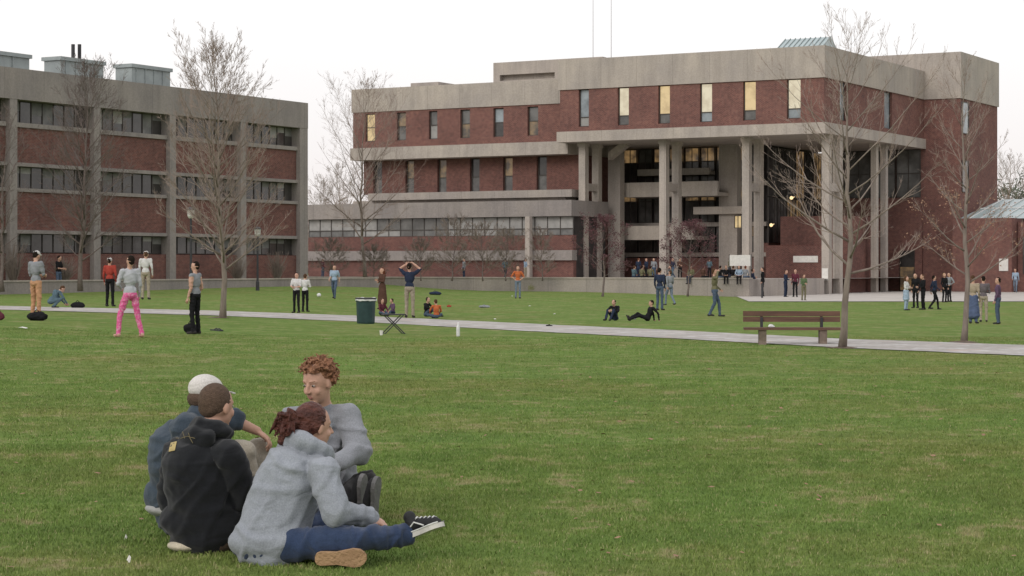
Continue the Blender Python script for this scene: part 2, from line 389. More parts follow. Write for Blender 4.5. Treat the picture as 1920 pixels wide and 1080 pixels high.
def build_fg(name_label,J,spec):
    org=Vector((J['P'].x,J['P'].y,float(ter(J['P'].x,J['P'].y))))
    r=root('person',org,name_label,'person')
    hp,ey,ir,br,R,q=head_prims(J['H'],spec['f'],spec.get('u',(0,0,1)),spec.get('hs',1))
    pr=list(hp)
    pr+=[C_(J['N']-Vector((0,0,.03)),q(0,-.02,-.06),.056,.052),C_(J['P'],J['C'],.13,.14),C_(J['C'],J['N'],.13,.06),
         C_(J['SL'],J['SR'],.055,.055)]
    for s in 'LR':
        pr+=[C_(J['S'+s],J['E'+s],.048,.04),C_(J['E'+s],J['W'+s],.040,.027),
             C_(J['G'+s],J['K'+s],.075,.055),C_(J['K'+s],J['A'+s],.055,.038)]
        h,fg=hand(J['W'+s],spec['hd'+s],spec['hn'+s],1 if s=='L' else -1,spec.get('curl',.6),.97); pr+=h+fg
    body=soft('body',pr,.0062,2,{'s':M['skin'],'lip':M['lip']},r,org=org)
    for nm,ps,mt in (('eye',ey,M['eyew']),('iris',ir,M['eyed']),('eyebrow',br,spec['hairm'])):
        for p_ in ps:
            b=MB(); v,f=prims_mesh([p_],10); b.add([x-org for x in v],f); b.make(nm,[mt],r,True)
    return r,org,R,q
GR=mk_fabric('heather_grey_fleece',(.28,.30,.335)); GR2=mk_fabric('grey_fleece',(.25,.26,.285)); BLK=mk_fabric('black_fleece',(.014,.015,.018)); DEN=mk_fabric('dark_denim',(.032,.05,.10))
DEN2=mk_fabric('faded_denim',(.05,.068,.09)); KH=mk_fabric('khaki_cotton',(.36,.32,.26)); BRN=mk_fabric('brown_cotton',(.10,.065,.045)); CREAM=mk_fabric('cream_cotton',(.55,.49,.38)); BLK2=mk_fabric('black_cotton',(.020,.019,.02))
hair_red=mk('auburn_hair',(.12,.040,.028),(.045,.014,.011),14,.5,.9,60,(1,1,3)); hair_curl=mk('ginger_curls',(.36,.18,.10),(.15,.07,.04),34,.8,.9,80)
hair_br=mk('brown_crop',(.12,.078,.055),(.075,.048,.034),60,.9,.6,150)
SH_BK=mk('black_canvas',(.02,.02,.022),None,20,.7,.2,60); SOLE_T=mk('gum_sole',(.42,.27,.15),(.30,.18,.10),12,.8,.6,60); SOLE_W=mk('rubber_white',(.62,.60,.56),None,12,.6)
SOLE_G=mk('grey_rubber',(.15,.145,.145),(.10,.10,.10),14,.7,.4,50); LACE=mk('lace_white',(.7,.7,.68),None,20,.7)
FD=[(.3,0,1),(1,.2,-.5)]
FDL=[(1,.1,.2),(.8,0,-.6)]
# --- girl in grey hooded sweatshirt
fG=Vector((.80,.58,-.10)); 
J=dict(P=W(508,1008,10.32),C=W(540,905,10.38),N=W(580,842,10.47),H=W(590,796,10.50),
 SR=W(608,885,10.28),ER=W(628,960,10.18),WR=W(688,972,10.38),SL=W(528,880,10.68),EL=W(590,950,10.85),WL=W(650,960,10.8),
 GR=W(525,1022,10.24),KR=W(665,1012,10.14),AR=W(755,1005,10.30),GL=W(520,1015,10.45),KL=W(640,975,10.85),AL=W(615,1038,10.20))
r,o,R,q=build_fg('seated person in grey hooded sweatshirt and jeans on the grass',J,dict(f=fG,hairm=hair_red,hs=.97,
   hdL=(1,0,-.2),hnL=(0,0,-1),hdR=(1,.3,-.3),hnR=(0,.4,-1)))
cl=[C_(J['P'],J['C'],.20,.175),E_(J['P']+Vector((0,0,-.02)),(.225,.20,.11)),C_(J['C'],J['N']-Vector((0,0,.06)),.172,.095),
    C_(J['SL'],J['SR'],.080,.080),C_(J['SR'],J['ER'],.082,.076),C_(J['ER'],J['WR'],.074,.052),C_(J['WR'],J['WR']+Vector((.02,.01,0)),.044,.040),
    C_(J['SL'],J['EL'],.08,.07),C_(J['EL'],J['WL'],.068,.045)]
nb=J['N']+Vector((0,0,.008)); fh=Vector((.80,.58,0)).normalized(); lh=Vector((-.58,.80,0))
for i in range(12):
    t=2*math.pi*i/12; p=nb+fh*math.cos(t)*.092+lh*math.sin(t)*.105+Vector((0,0,-.04*math.cos(t))); t2=2*math.pi*(i+1)/12
    p2=nb+fh*math.cos(t2)*.092+lh*math.sin(t2)*.105+Vector((0,0,-.04*math.cos(t2)))
    rr_=.026+.024*(1-math.cos(t))/2; cl.append(C_(p,p2,rr_,rr_))
cl.append(E_(nb-fh*.15+Vector((0,0,-.065)),(.13,.085,.070),frameR(fh,(0,0,1))))
soft('hooded_sweatshirt',cl,.008,5,{'s':GR},r,.011,6,o,folds=FD)
soft('jeans',[E_(J['P']-Vector((0,0,.04)),(.19,.18,.10)),C_(J['GR'],J['KR'],.095,.074),C_(J['KR'],J['AR'],.072,.058),C_(J['GL'],J['KL'],.095,.072),C_(J['KL'],J['AL'],.068,.055)],.008,4,{'s':DEN},r,.009,9,o,folds=FDL)
hs=[E_(q(0,-.028,.022),(.081,.095,.097),R),E_(q(0,-.075,-.02),(.066,.055,.066),R),E_(q(.072,-.01,.0),(.013,.034,.04),R),E_(q(-.072,-.03,.0),(.013,.034,.04),R)]
hs+=[E_(q(.015,-.14,-.005),(.048,.055,.056),R),C_(q(.01,-.15,-.02),q(.02,-.18,-.10),.045,.024),C_(q(.03,-.13,-.01),q(.05,-.15,-.085),.034,.016),C_(q(-.02,-.14,.01),q(-.03,-.185,-.06),.034,.016)]
rh=random.Random(4)
for i in range(70):
    a=q(rh.uniform(-.05,.06),-.10-rh.random()*.06,rh.uniform(-.02,.05)); m_=a+R@Vector((rh.uniform(-.03,.03),rh.uniform(.03,.07),rh.uniform(-.03,.03))); e_=m_+R@Vector((rh.uniform(-.03,.03),rh.uniform(-.01,.03),rh.uniform(-.075,-.03)))
    hs+=[C_(a,m_,.0065,.006),C_(m_,e_,.006,.003)]
soft('hair',hs,.0045,1,{'s':hair_red},r,.003,34,o)
shoe(r,o,W(765,1003,10.32)+Vector((0,0,.0)),W(822,978,10.22)+Vector((.02,0,0)),(.55,-.35,-.75),SH_BK,SOLE_W,lace=LACE,toecap=SH_BK)
shoe(r,o,W(592,1046,10.08),W(688,1044,10.06),(.05,-1,-.12),SH_BK,SOLE_T)
# --- man in black hooded sweatshirt
J=dict(P=W(385,985,10.72),C=W(374,885,10.70),N=W(398,805,10.72),H=W(408,759,10.76),
 SR=W(430,855,10.60),ER=W(450,930,10.70),WR=W(505,900,11.0),SL=W(335,850,10.92),EL=W(318,930,11.0),WL=W(400,920,11.2),
 GR=W(410,1000,10.78),KR=W(560,935,11.05),AR=W(668,965,11.45),GL=W(370,995,10.9),KL=W(530,925,11.3),AL=W(652,958,11.62))
r,o,R,q=build_fg('seated person with cropped hair in black hooded sweatshirt',J,dict(f=(.62,.78,-.08),hairm=hair_br,
   hdL=(1,.3,-.2),hnL=(0,0,-1),hdR=(1,.4,-.2),hnR=(0,.3,-1)))
fh=Vector((.62,.78,0)).normalized(); lh=Vector((-.78,.62,0)); nb=J['N']+Vector((0,0,.0))
cl=[C_(J['P'],J['C'],.19,.195),E_(J['P']+Vector((-.02,0,.03)),(.21,.19,.13)),C_(J['C'],J['N']-Vector((0,0,.07)),.19,.10),C_(J['SL'],J['SR'],.088,.088),
    C_(J['SR'],J['ER'],.088,.078),C_(J['ER'],J['WR'],.075,.05),C_(J['SL'],J['EL'],.088,.08),C_(J['EL'],J['WL'],.075,.05)]
for i in range(12):
    t=2*math.pi*i/12; t2=2*math.pi*(i+1)/12
    f_=lambda t:nb+fh*math.cos(t)*.078+lh*math.sin(t)*.088+Vector((0,0,.0-.03*math.cos(t)))
    rr_=.026+.018*(1-math.cos(t))/2; cl.append(C_(f_(t),f_(t2),rr_,rr_))
cl.append(E_(nb-fh*.105+Vector((0,0,-.04)),(.115,.06,.06),frameR(fh,(0,0,1))))
hood=soft('hooded_sweatshirt',cl,.008,5,{'s':BLK},r,.011,6,o,folds=FD)
soft('shirt_hem',[E_(W(360,1022,10.66),(.135,.10,.035))],.008,2,{'s':CREAM},r,.006,14,o)
soft('trousers',[E_(W(412,1008,10.70),(.10,.11,.09)),C_(J['GR'],J['KR'],.095,.075),C_(J['KR'],J['AR'],.07,.055),C_(J['GL'],J['KL'],.095,.075),C_(J['KL'],J['AL'],.07,.055)],.01,3,{'s':BRN},r,.007,9,o,folds=FDL)
soft('hair',[E_(q(0,-.022,.020),(.0805,.096,.097),R),E_(q(0,-.065,-.015),(.066,.042,.055),R)],.006,2,{'s':hair_br},r,.0015,50,o)
shoe(r,o,W(697,972,11.40),W(703,893,11.36),(.92,-.38,.05),SH_BK,SOLE_G,lace=None)
shoe(r,o,W(672,972,11.55),W(677,888,11.5),(.92,-.38,.05),SH_BK,SOLE_G)
bvh=BVHTree.FromPolygons([tuple(v.co+o) for v in hood.data.vertices],[tuple(p.vertices) for p in hood.data.polygons])
def onh(px,py,off=.004):
    c=Vector((0,0,CH)); d=(W(px,py,10)-c).normalized(); h=bvh.ray_cast(c,d)
    return (h[0]+h[1]*off) if h[0] is not None else W(px,py,10.5)
b=MB(); gv=[]
for j in range(5):
    for i in range(4):
        gv.append(onh(321+i*3.8-j*.9,831-i*.8+j*4.2,.005)-o)
b.add(gv,[(j*4+i,(j+1)*4+i,(j+1)*4+i+1,j*4+i+1) for j in range(4) for i in range(3)]); b.make('woven_patch',[mk('yellow_patch',(.45,.35,.15),None,30,.8)],r)
b=MB()
for st in ([(330,822),(340,822),(352,818),(366,822)],[(354,812),(357,822),(362,831)],[(343,810),(347,822)]):
    b.tube([onh(*p,.002)-o for p in st],[.002]*len(st),5)
b.make('embroidered_lettering',[mk('gold_thread',(.20,.165,.09),None,30,.8)],r)
# --- person in white cap
J=dict(P=W(350,945,11.35),C=W(337,850,11.30),N=W(372,782,11.30),H=W(389,740,11.33),
 SR=W(345,805,11.12),ER=W(360,880,11.05),WR=W(420,880,11.3),SL=W(375,800,11.52),EL=W(438,788,11.62),WL=W(482,808,11.66),
 GR=W(360,955,11.3),KR=W(455,850,11.45),AR=W(480,965,11.5),GL=W(360,950,11.5),KL=W(482,845,11.75),AL=W(500,965,11.75))
r,o,R,q=build_fg('seated person in white cap and faded denim jacket',J,dict(f=(.88,.46,-.12),hairm=hair_br,hs=.94,
   hdL=(.8,0,-.6),hnL=(-.4,0,-1),hdR=(1,.3,-.2),hnR=(0,.3,-1),curl=.7))
soft('denim_jacket',[C_(J['P'],J['C'],.19,.185),E_(J['P']+Vector((-.03,0,.05)),(.20,.18,.13)),C_(J['C'],J['N']-Vector((0,0,.05)),.18,.095),C_(J['SL'],J['SR'],.085,.085),
   C_(J['SR'],J['ER'],.085,.07),C_(J['ER'],J['WR'],.068,.05),C_(J['SL'],J['EL'],.075,.06),C_(J['N']-Vector((0,0,.03)),J['N']+Vector((0,0,.01)),.075,.066)],.008,4,{'s':DEN2},r,.011,7,o,folds=FD)
soft('shirt_hem',[E_(J['P']+Vector((-.03,0,-.02)),(.205,.185,.06))],.01,2,{'s':cloth((.40,.40,.39),.2)},r,.006,14,o)
soft('trousers',[E_(J['P']-Vector((0,0,.03)),(.17,.17,.10)),C_(J['GR'],J['KR'],.095,.08),C_(J['KR'],J['AR'],.075,.06),C_(J['GL'],J['KL'],.095,.08),C_(J['KL'],J['AL'],.075,.06)],.009,3,{'s':KH},r,.009,8,o,folds=FDL)
cp=soft('cap',[E_(q(0,-.015,.034),(.083,.101,.082),R)],.006,2,{'s':mk_fabric('cap_cotton',(.60,.57,.54))},r,.002,25,o)
b=MB(); bv=[]
for i in range(9):
    t=-1.1+2.2*i/8; bv.append(q(math.sin(t)*.078,.055+math.cos(t)*.03,.035)-o)
for i in range(9):
    t=-1.1+2.2*i/8; bv.append(q(math.sin(t)*.075,.10+math.cos(t)*.07,.022)-o)
bv+= [p+Vector((0,0,.006)) for p in bv]
b.add(bv,[(i,i+1,i+10,i+9) for i in range(8)]+[(i+18,i+27,i+28,i+19) for i in range(8)]+[(i+9,i+10,i+28,i+27) for i in range(8)]); b.make('brim',[cloth((.6,.57,.54),.15)],cp)
soft('hair',[E_(q(0,-.05,-.03),(.078,.065,.055),R)],.006,2,{'s':hair_br},r,.002,50,o)
shoe(r,o,W(470,985,11.5),W(525,985,11.45),(0,0,-1),SH_BK,SOLE_G)
shoe(r,o,W(490,985,11.75),W(545,985,11.7),(0,0,-1),SH_BK,SOLE_G)
# --- curly haired person in grey sweatshirt
J=dict(P=W(622,938,12.0),C=W(612,832,11.98),N=W(603,760,11.90),H=W(595,714,11.82),
 SR=W(553,786,12.08),ER=W(538,850,12.0),WR=W(560,885,11.75),SL=W(654,782,11.88),EL=W(674,848,11.78),WL=W(634,866,11.58),
 GR=W(590,940,11.95),KR=W(545,905,11.62),AR=W(640,958,11.45),GL=W(640,940,11.9),KL=W(684,905,11.75),AL=W(620,952,11.55))
r,o,R,q=build_fg('seated curly-haired person in grey sweatshirt and black trousers',J,dict(f=(-.55,-.78,-.28),hairm=hair_curl,hs=1.02,
   hdL=(-1,-.1,.05),hnL=(0,-.2,-1),hdR=(1,-.3,-.1),hnR=(0,0,-1),curl=.7))
cl=[C_(J['P'],J['C'],.165,.175),C_(J['C'],J['N']-Vector((0,0,.09)),.170,.085),C_(J['SL'],J['SR'],.080,.080),
   C_(J['SR'],J['ER'],.080,.072),C_(J['ER'],J['WR'],.070,.045),C_(J['SL'],J['EL'],.080,.078),C_(J['EL'],J['WL'],.076,.042),C_(J['N']-Vector((0,0,.05)),J['N']-Vector((0,0,.02)),.074,.062)]
soft('sweatshirt',cl,.008,5,{'s':GR2},r,.011,6,o,folds=FD)
soft('trousers',[E_(J['P']-Vector((0,0,.02)),(.16,.15,.10)),C_(J['GR'],J['KR'],.09,.072),C_(J['KR'],J['AR'],.068,.052),C_(J['GL'],J['KL'],.09,.078),C_(J['KL'],J['AL'],.07,.052)],.009,3,{'s':BLK2},r,.008,8,o,folds=FDL)
hs=[E_(q(0,-.03,.030),(.086,.094,.086),R)]+curls(q(0,-.022,.030),R,(.098,.102,.094),420,.0072,inside=lambda d:(d.z>.42 or d.y>-.05) and d.z>-.62,seed=9)+curls(q(0,-.022,.036),R,(.118,.115,.108),240,.0052,inside=lambda d:(d.z>.3 or d.y>0) and d.z>-.5,seed=19)
soft('hair',hs,.0042,1,{'s':hair_curl},r,.002,50,o)
shoe(r,o,W(655,968,11.45),W(600,968,11.42),(0,0,-1),SH_BK,SOLE_G)
shoe(r,o,W(610,966,11.55),W(665,966,11.52),(0,0,-1),SH_BK,SOLE_G)

# ------------------------------------------------------------------ MID-GROUND PEOPLE
def vj(x,y,z): return Vector((x,y,z))
def pose(kind):
    J=dict(P=vj(0,0,.96),C=vj(0,0,1.28),N=vj(0,.01,1.47),H=vj(0,-.015,1.635),hf=vj(0,-1,-.05))
    J.update(SL=vj(.18,0,1.42),EL=vj(.225,.03,1.13),WL=vj(.22,-.07,.89),SR=vj(-.18,0,1.42),ER=vj(-.225,.03,1.13),WR=vj(-.22,-.07,.89))
    J.update(GL=vj(.09,0,.92),KL=vj(.10,-.03,.50),AL=vj(.105,.02,.08),GR=vj(-.09,0,.92),KR=vj(-.10,-.01,.50),AR=vj(-.115,.02,.08))
    if kind=='walk':
        J.update(KL=vj(.09,-.2,.52),AL=vj(.09,-.24,.09),KR=vj(-.09,.02,.50),AR=vj(-.09,.30,.13),WL=vj(.22,.12,.92),EL=vj(.22,.1,1.15),WR=vj(-.2,-.25,1.0),ER=vj(-.22,-.04,1.13))
    if kind=='stride':
        J.update(P=vj(0,0,.93),GL=vj(.09,0,.89),GR=vj(-.09,0,.89),KL=vj(.2,-.06,.5),AL=vj(.26,-.02,.08),KR=vj(-.16,0,.49),AR=vj(-.24,.06,.08),EL=vj(.25,-.02,1.15),WL=vj(.12,-.2,1.05))
    if kind=='hands_head':
        J.update(EL=vj(.34,-.05,1.56),WL=vj(.14,-.02,1.70),ER=vj(-.34,-.05,1.56),WR=vj(-.14,-.02,1.70))
    if kind=='hand_up':
        J.update(ER=vj(-.34,-.12,1.42),WR=vj(-.13,-.14,1.64),EL=vj(.26,-.02,1.14),WL=vj(.2,-.2,1.0),KL=vj(.1,-.15,.51),AL=vj(.12,-.18,.08),AR=vj(-.1,.18,.1))
    if kind=='hips':
        J.update(EL=vj(.36,.06,1.17),WL=vj(.17,-.06,1.02),ER=vj(-.36,.06,1.17),WR=vj(-.17,-.06,1.02))
    if kind=='crossed':
        J.update(EL=vj(.23,-.06,1.16),WL=vj(-.02,-.19,1.2),ER=vj(-.23,-.06,1.14),WR=vj(.02,-.21,1.14))
    if kind=='hold':
        J.update(EL=vj(.22,-.04,1.14),WL=vj(.09,-.27,1.12),ER=vj(-.22,-.04,1.14),WR=vj(-.09,-.27,1.14),H=vj(0,-.04,1.63),hf=vj(0,-1,-.3))
    if kind in('sit','wall','recline','lotus','crouch'):
        J.update(P=vj(0,0,.13),C=vj(0,.0,.42),N=vj(0,-.04,.62),H=vj(0,-.075,.775),SL=vj(.18,-.02,.57),SR=vj(-.18,-.02,.57),GL=vj(.09,-.02,.11),GR=vj(-.09,-.02,.11))
        J.update(KL=vj(.14,-.38,.44),AL=vj(.11,-.62,.09),KR=vj(-.14,-.38,.44),AR=vj(-.11,-.62,.09),EL=vj(.27,-.2,.40),WL=vj(.08,-.40,.43),ER=vj(-.27,-.2,.40),WR=vj(-.08,-.42,.41))
    if kind=='wall':
        J.update(KL=vj(.11,-.42,.12),AL=vj(.11,-.46,-.33),KR=vj(-.11,-.42,.12),AR=vj(-.11,-.40,-.33),EL=vj(.24,-.08,.34),WL=vj(.12,-.3,.24),ER=vj(-.24,-.08,.34),WR=vj(-.12,-.3,.24))
    if kind=='lotus':
        J.update(KL=vj(.34,-.28,.17),AL=vj(-.02,-.36,.08),KR=vj(-.34,-.28,.17),AR=vj(.04,-.44,.08),EL=vj(.26,-.1,.34),WL=vj(.2,-.3,.22),ER=vj(-.26,-.1,.34),WR=vj(-.2,-.3,.22))
    if kind=='recline':
        J.update(C=vj(0,.12,.38),N=vj(0,.2,.57),H=vj(0,.19,.73),SL=vj(.18,.18,.52),SR=vj(-.18,.18,.52),KL=vj(.1,-.42,.22),AL=vj(.1,-.84,.08),KR=vj(-.1,-.40,.30),AR=vj(-.1,-.78,.08),
                 EL=vj(.25,.34,.3),WL=vj(.25,.42,.05),ER=vj(-.25,.34,.3),WR=vj(-.25,.42,.05))
    if kind=='crouch':
        J.update(P=vj(0,.05,.28),C=vj(0,-.12,.52),N=vj(0,-.28,.66),H=vj(0,-.38,.74),SL=vj(.17,-.24,.62),SR=vj(-.17,-.24,.62),GL=vj(.09,.03,.27),GR=vj(-.09,.03,.27),KL=vj(.15,-.3,.42),AL=vj(.12,-.12,.08),KR=vj(-.15,-.3,.36),AR=vj(-.12,.0,.08),
                 EL=vj(.22,-.38,.38),WL=vj(.12,-.52,.2),ER=vj(-.22,-.38,.38),WR=vj(-.1,-.52,.2),hf=vj(0,-.8,-.6))
    return J
CC=dict(black=(.018,.018,.02),navy=(.03,.04,.07),jean=(.08,.11,.16),ljean=(.17,.21,.27),grey=(.26,.27,.29),lgrey=(.46,.47,.50),white=(.62,.61,.60),red=(.35,.06,.045),orange=(.52,.15,.06),
 khaki=(.36,.31,.24),peach=(.52,.29,.17),teal=(.10,.15,.18),brown=(.10,.055,.042),maroon=(.12,.035,.05),olive=(.16,.15,.09),green=(.11,.16,.08),lblue=(.33,.42,.53),tan=(.38,.31,.23),purple=(.13,.08,.13),blue=(.10,.13,.22),plaid=(.14,.12,.13))
HC=dict(dark=(.02,.015,.012),brown=(.09,.05,.03),blond=(.35,.24,.12),auburn=(.14,.05,.03),grey=(.3,.28,.26))
def person(loc,scale,ang,kind,top_c,leg_c,hair='dark',label='',sleeve='long',hat=None,skirt=None,longhair=False,barefoot=False,group=None,vary=True,seed=0):
    rr=random.Random(seed+int(loc.x*100)); J=pose(kind)
    if vary:
        for k in('EL','ER','WL','WR','H','N'): J[k]=J[k]+Vector((rr.uniform(-.02,.02),rr.uniform(-.03,.03),rr.uniform(-.015,.015)))
    fw=.97 if rr.random()<.5 else .9
    r=root('person',loc,label,'person',math.radians(ang),group); r.scale=(scale,)*3
    hp,ey,ir,br,R,q=head_prims(J['H'],J['hf'],(0,0,1),1.0)
    pr=list(hp)
    sp=(J['N']-J['P']).normalized(); RT=frameR(Vector((0,-1,0)),sp)
    pr+=[C_(J['N']-sp*.04,q(0,-.015,-.06),.055,.05),E_(J['C'],(.165*fw,.112,.20),RT,'t'),E_(J['P']+sp*.06,(.148*fw,.115,.14),RT,'t'),
         C_(J['SL'],J['SR'],.060,.060,'t'),C_(J['C']+sp*.08,J['N']-sp*.03,.11,.062,'t'),E_(J['P']-sp*.02,(.155,.125,.11),RT,'l')]
    ex=[]
    for s in 'LR':
        sd=1 if s=='L' else -1
        e,w,sh=J['E'+s],J['W'+s],J['S'+s]
        pr+=[C_(sh,e,.056,.045,'t' if sleeve!='none' else 's'),C_(e,w,.043,.030,'t' if sleeve=='long' else 's')]
        if sleeve=='short': pr.append(C_(sh,sh+(e-sh)*.65,.063,.060,'t'))
        g,k,a=J['G'+s],J['K'+s],J['A'+s]
        pr+=[C_(g,k,.088,.064,'l'),C_(k,a,.064,.050 if not barefoot else .048,'l')]
        fd=Vector((sd*.12,-1,0)).normalized()
        if kind=='recline': fd=Vector((sd*.3,-.35,.9)).normalized()
        pr+=[C_(a+Vector((0,.03,-.035)),a+fd*.165+Vector((0,0,-.045)) if kind!='recline' else a+fd*.16,.042,.034,'s' if barefoot else 'f')]
        d=(w-e).normalized(); h,fg=hand(w,d,Vector((-sd,-.3,0)) if abs(d.x)<.8 else Vector((0,-1,-.2)),sd,.45)
        pr+=[h[0]]; ex.append((fg,'s'))
    if skirt:
        z0=J['P'].z; zb=.34 if skirt=='long' else .62
        for dx in(-.04,.04): pr.append(C_((dx,0,z0),(dx*1.6,0,zb),.135,.185 if skirt=='long' else .16,'l'))
    ex+= [(ir,'e'),(br,'h')]
    hm=cloth(HC[hair],.4,90)
    mm={'s':M['skin'],'t':cloth(CC[top_c]),'l':PINK if leg_c=='pink' else cloth(CC[leg_c]),'f':cloth((.05,.045,.045)),'lip':M['lip'],'e':M['eyed'],'h':hm}
    soft('body',pr,.019,2,mm,r,.010,8,extra=ex,folds=FD)
    hs=[E_(q(0,-.026,.024),(.084,.098,.098),R)]
    if longhair: hs+=[C_(q(0,-.07,-.02),q(0,-.09,-.2),.075,.06),C_(q(.055,-.02,-.03),q(.06,-.02,-.16),.035,.025),C_(q(-.055,-.02,-.03),q(-.06,-.02,-.16),.035,.025)]
    else: hs+=[E_(q(0,-.06,-.025),(.070,.05,.065),R)]
    soft('hair',hs,.014,1,{'s':hm},r,.008,22)
    if hat:
        soft('cap',[E_(q(0,-.012,.045),(.088,.104,.078),R),C_(q(-.03,.10,.035),q(.03,.10,.035),.03,.03) if hat=='cap' else E_(q(0,-.012,.02),(.092,.106,.05),R)],.013,1,{'s':cloth((.62,.60,.58))},r)
    return r
def P_(px,py,hpx,ang,kind,t,l,**kw):
    g=gp(px,py); ph={'sit':.90,'lotus':.90,'recline':.86,'crouch':.86,'wall':.9}.get(kind,1.75)
    return person(g,hpx*g.y/F/ph,ang,kind,t,l,**kw)
P_(67,600,130,150,'hold','grey','peach',hair='dark',hat='cap',label='person in white cap, grey jumper and peach trousers',sleeve='short')
P_(98,578,42,120,'crouch','teal','teal',hair='brown',label='person crouching on the grass in dark teal clothes')
P_(110,549,70,70,'hold','black','jean',hair='dark',label='person in black top and jeans leaning forward',sleeve='short')
P_(206,575,92,170,'stand','red','black',hair='dark',hat='beanie',label='person in white hat with red top and black trousers')
P_(244,633,153,-150,'stride','lgrey','pink',hair='dark',barefoot=True,label='barefoot person in pale hoodie and bright pink trousers')
P_(273,562,92,180,'stand','white','khaki',hair='brown',hat='cap',label='person in white shirt and cap watching')
P_(366,627,136,-115,'stand','grey','black',hair='dark',sleeve='none',label='person in grey vest top and black trousers')
P_(556,587,76,-20,'hold','white','black',hair='dark',sleeve='short',label='person in white shirt and black trousers holding something')
P_(572,585,72,160,'crossed','white','black',hair='brown',label='person in white top and black trousers beside a friend')
P_(627,561,64,-10,'walk','lblue','jean',hair='dark',sleeve='short',label='person in pale blue shirt and jeans walking')
P_(717,580,78,-60,'crossed','brown','brown',hair='auburn',longhair=True,skirt='long',label='long-haired person in dark brown dress')
P_(768,596,103,175,'hands_head','navy','khaki',hair='dark',sleeve='short',label='person in navy shirt and khaki trousers with hands on head')
P_(716,592,32,40,'lotus','maroon','jean',hair='brown',label='person in maroon top sitting on the grass')
P_(737,590,30,-60,'lotus','purple','navy',hair='dark',label='person in purple top sitting on the grass')
P_(800,594,37,60,'sit','black','jean',hair='dark',label='person in black top sitting with knees up')
P_(818,597,36,-160,'lotus','orange','jean',hair='brown',label='person in orange shirt sitting on the grass')
P_(971,560,61,10,'hips','orange','ljean',hair='dark',sleeve='short',label='person in orange-red shirt and jeans with hands on hips')
P_(1153,601,40,-30,'sit','black','navy',hair='dark',label='person in dark clothes sitting with knees drawn up')
P_(1214,602,40,-70,'recline','black','black',hair='dark',label='person in black reclining on the grass with legs out')
P_(1237,582,80,150,'stand','navy','jean',hair='dark',label='person in dark jumper and jeans standing')
P_(1256,573,66,-150,'walk','grey','ljean',hair='brown',label='person in grey top and light jeans')
P_(1340,594,90,80,'hand_up','olive','jean',hair='brown',label='person in olive jacket walking with hand raised to head')
P_(1411,556,52,100,'crossed','navy','black',hair='brown',label='person in navy jacket talking on the plaza')
P_(1430,557,56,-90,'stand','black','black',hair='dark',label='person in black standing on the plaza')
P_(1473,558,52,60,'hold','navy','navy',hair='dark',label='person in navy clothes standing on the plaza')
P_(1491,558,53,-30,'stand','maroon','black',hair='brown',label='person in maroon top standing on the plaza')
P_(1507,564,50,20,'hold','green','olive',hair='brown',label='person in green jacket standing on the plaza')
P_(1699,582,64,60,'crossed','white','lblue',hair='brown',longhair=True,skirt='short',label='person in white dress with long brown hair')
P_(1717,578,66,-40,'stand','black','black',hair='dark',label='person in black suit standing in a group')
P_(1731,581,67,-80,'hold','black','black',hair='brown',label='person in black coat standing in a group')
P_(1752,581,65,100,'walk','navy','black',hair='dark',label='person in navy jacket walking')
P_(1771,567,55,30,'stand','black','black',hair='blond',label='fair-haired person in black standing')
P_(1780,566,55,-60,'hips','grey','black',hair='dark',label='person in grey top and black trousers')
P_(1825,607,90,150,'stand','tan','blue',hair='brown',skirt='long',sleeve='long',label='person in tan waistcoat and long blue skirt')
P_(1844,604,86,170,'hold','plaid','khaki',hair='dark',label='person in checked shirt and khaki trousers')
P_(1871,608,88,-110,'stand','purple','jean',hair='dark',label='person in purple shirt and blue jeans')
P_(1904,549,45,-20,'walk','lblue','ljean',hair='brown',label='person in pale blue shirt walking by the wall')

# ------------------------------------------------------------------ BUILDING FRAME
TH=math.radians(29.7); ex_=(math.cos(TH),-math.sin(TH)); ey_=(math.sin(TH),math.cos(TH))
class Fr:
    def __init__(s,cx,cy): s.c=(cx,cy)
    def fx(s,px,y):
        k=(px-960)/F; return (k*(s.c[1]+ey_[1]*y)-s.c[0]-ey_[0]*y)/(ex_[0]-k*ex_[1])
    def fy(s,px,x):
        k=(px-960)/F; return (k*(s.c[1]+ex_[1]*x)-s.c[0]-ex_[0]*x)/(ey_[0]-k*ey_[1])
    def z(s,py,x,y): return CH+(HY-py)/F*(s.c[1]+ex_[1]*x+ey_[1]*y)
    def w(s,x,y,z=0): return Vector((s.c[0]+ex_[0]*x+ey_[0]*y,s.c[1]+ex_[1]*x+ey_[1]*y,z))
A=Fr(585/F*150,150.0); zc=lambda py:A.z(py,0,0)
mb=root('campus_centre_building',A.w(0,0,0),'brick and board-concrete campus building with deep overhang on tall columns','building',-TH)
def window_x(parent,x0,x1,z0,z1,y,mat,mull=0,rail=None,matlow=None,lab=None,t=.06):
    b=MB(); zr=z0+(z1-z0)*rail if rail else None
    if zr:
        b.box(x0,x1,y,y+.03,zr,z1,0); b.box(x0,x1,y,y+.03,z0,zr-.001,1)
        g=b.make('window',[mat,matlow or mat],parent)
    else: b.box(x0,x1,y,y+.03,z0,z1,0); g=b.make('window',[mat],parent)
    f=MB()
    f.box(x0,x0+t,y-.05,y-.002,z0,z1); f.box(x1-t,x1,y-.05,y-.002,z0,z1); f.box(x0+t,x1-t,y-.05,y-.002,z0,z0+t); f.box(x0+t,x1-t,y-.05,y-.002,z1-t,z1)
    if zr: f.box(x0+t,x1-t,y-.048,y-.003,zr-.04,zr+.04)
    for i in range(mull):
        xm=x0+(x1-x0)*(i+1)/(mull+1); f.box(xm-.03,xm+.03,y-.047,y-.004,z0+t,z1-t)
    f.make('frame',[M['frame']],g)
    if lab: g['label']=lab
    return g
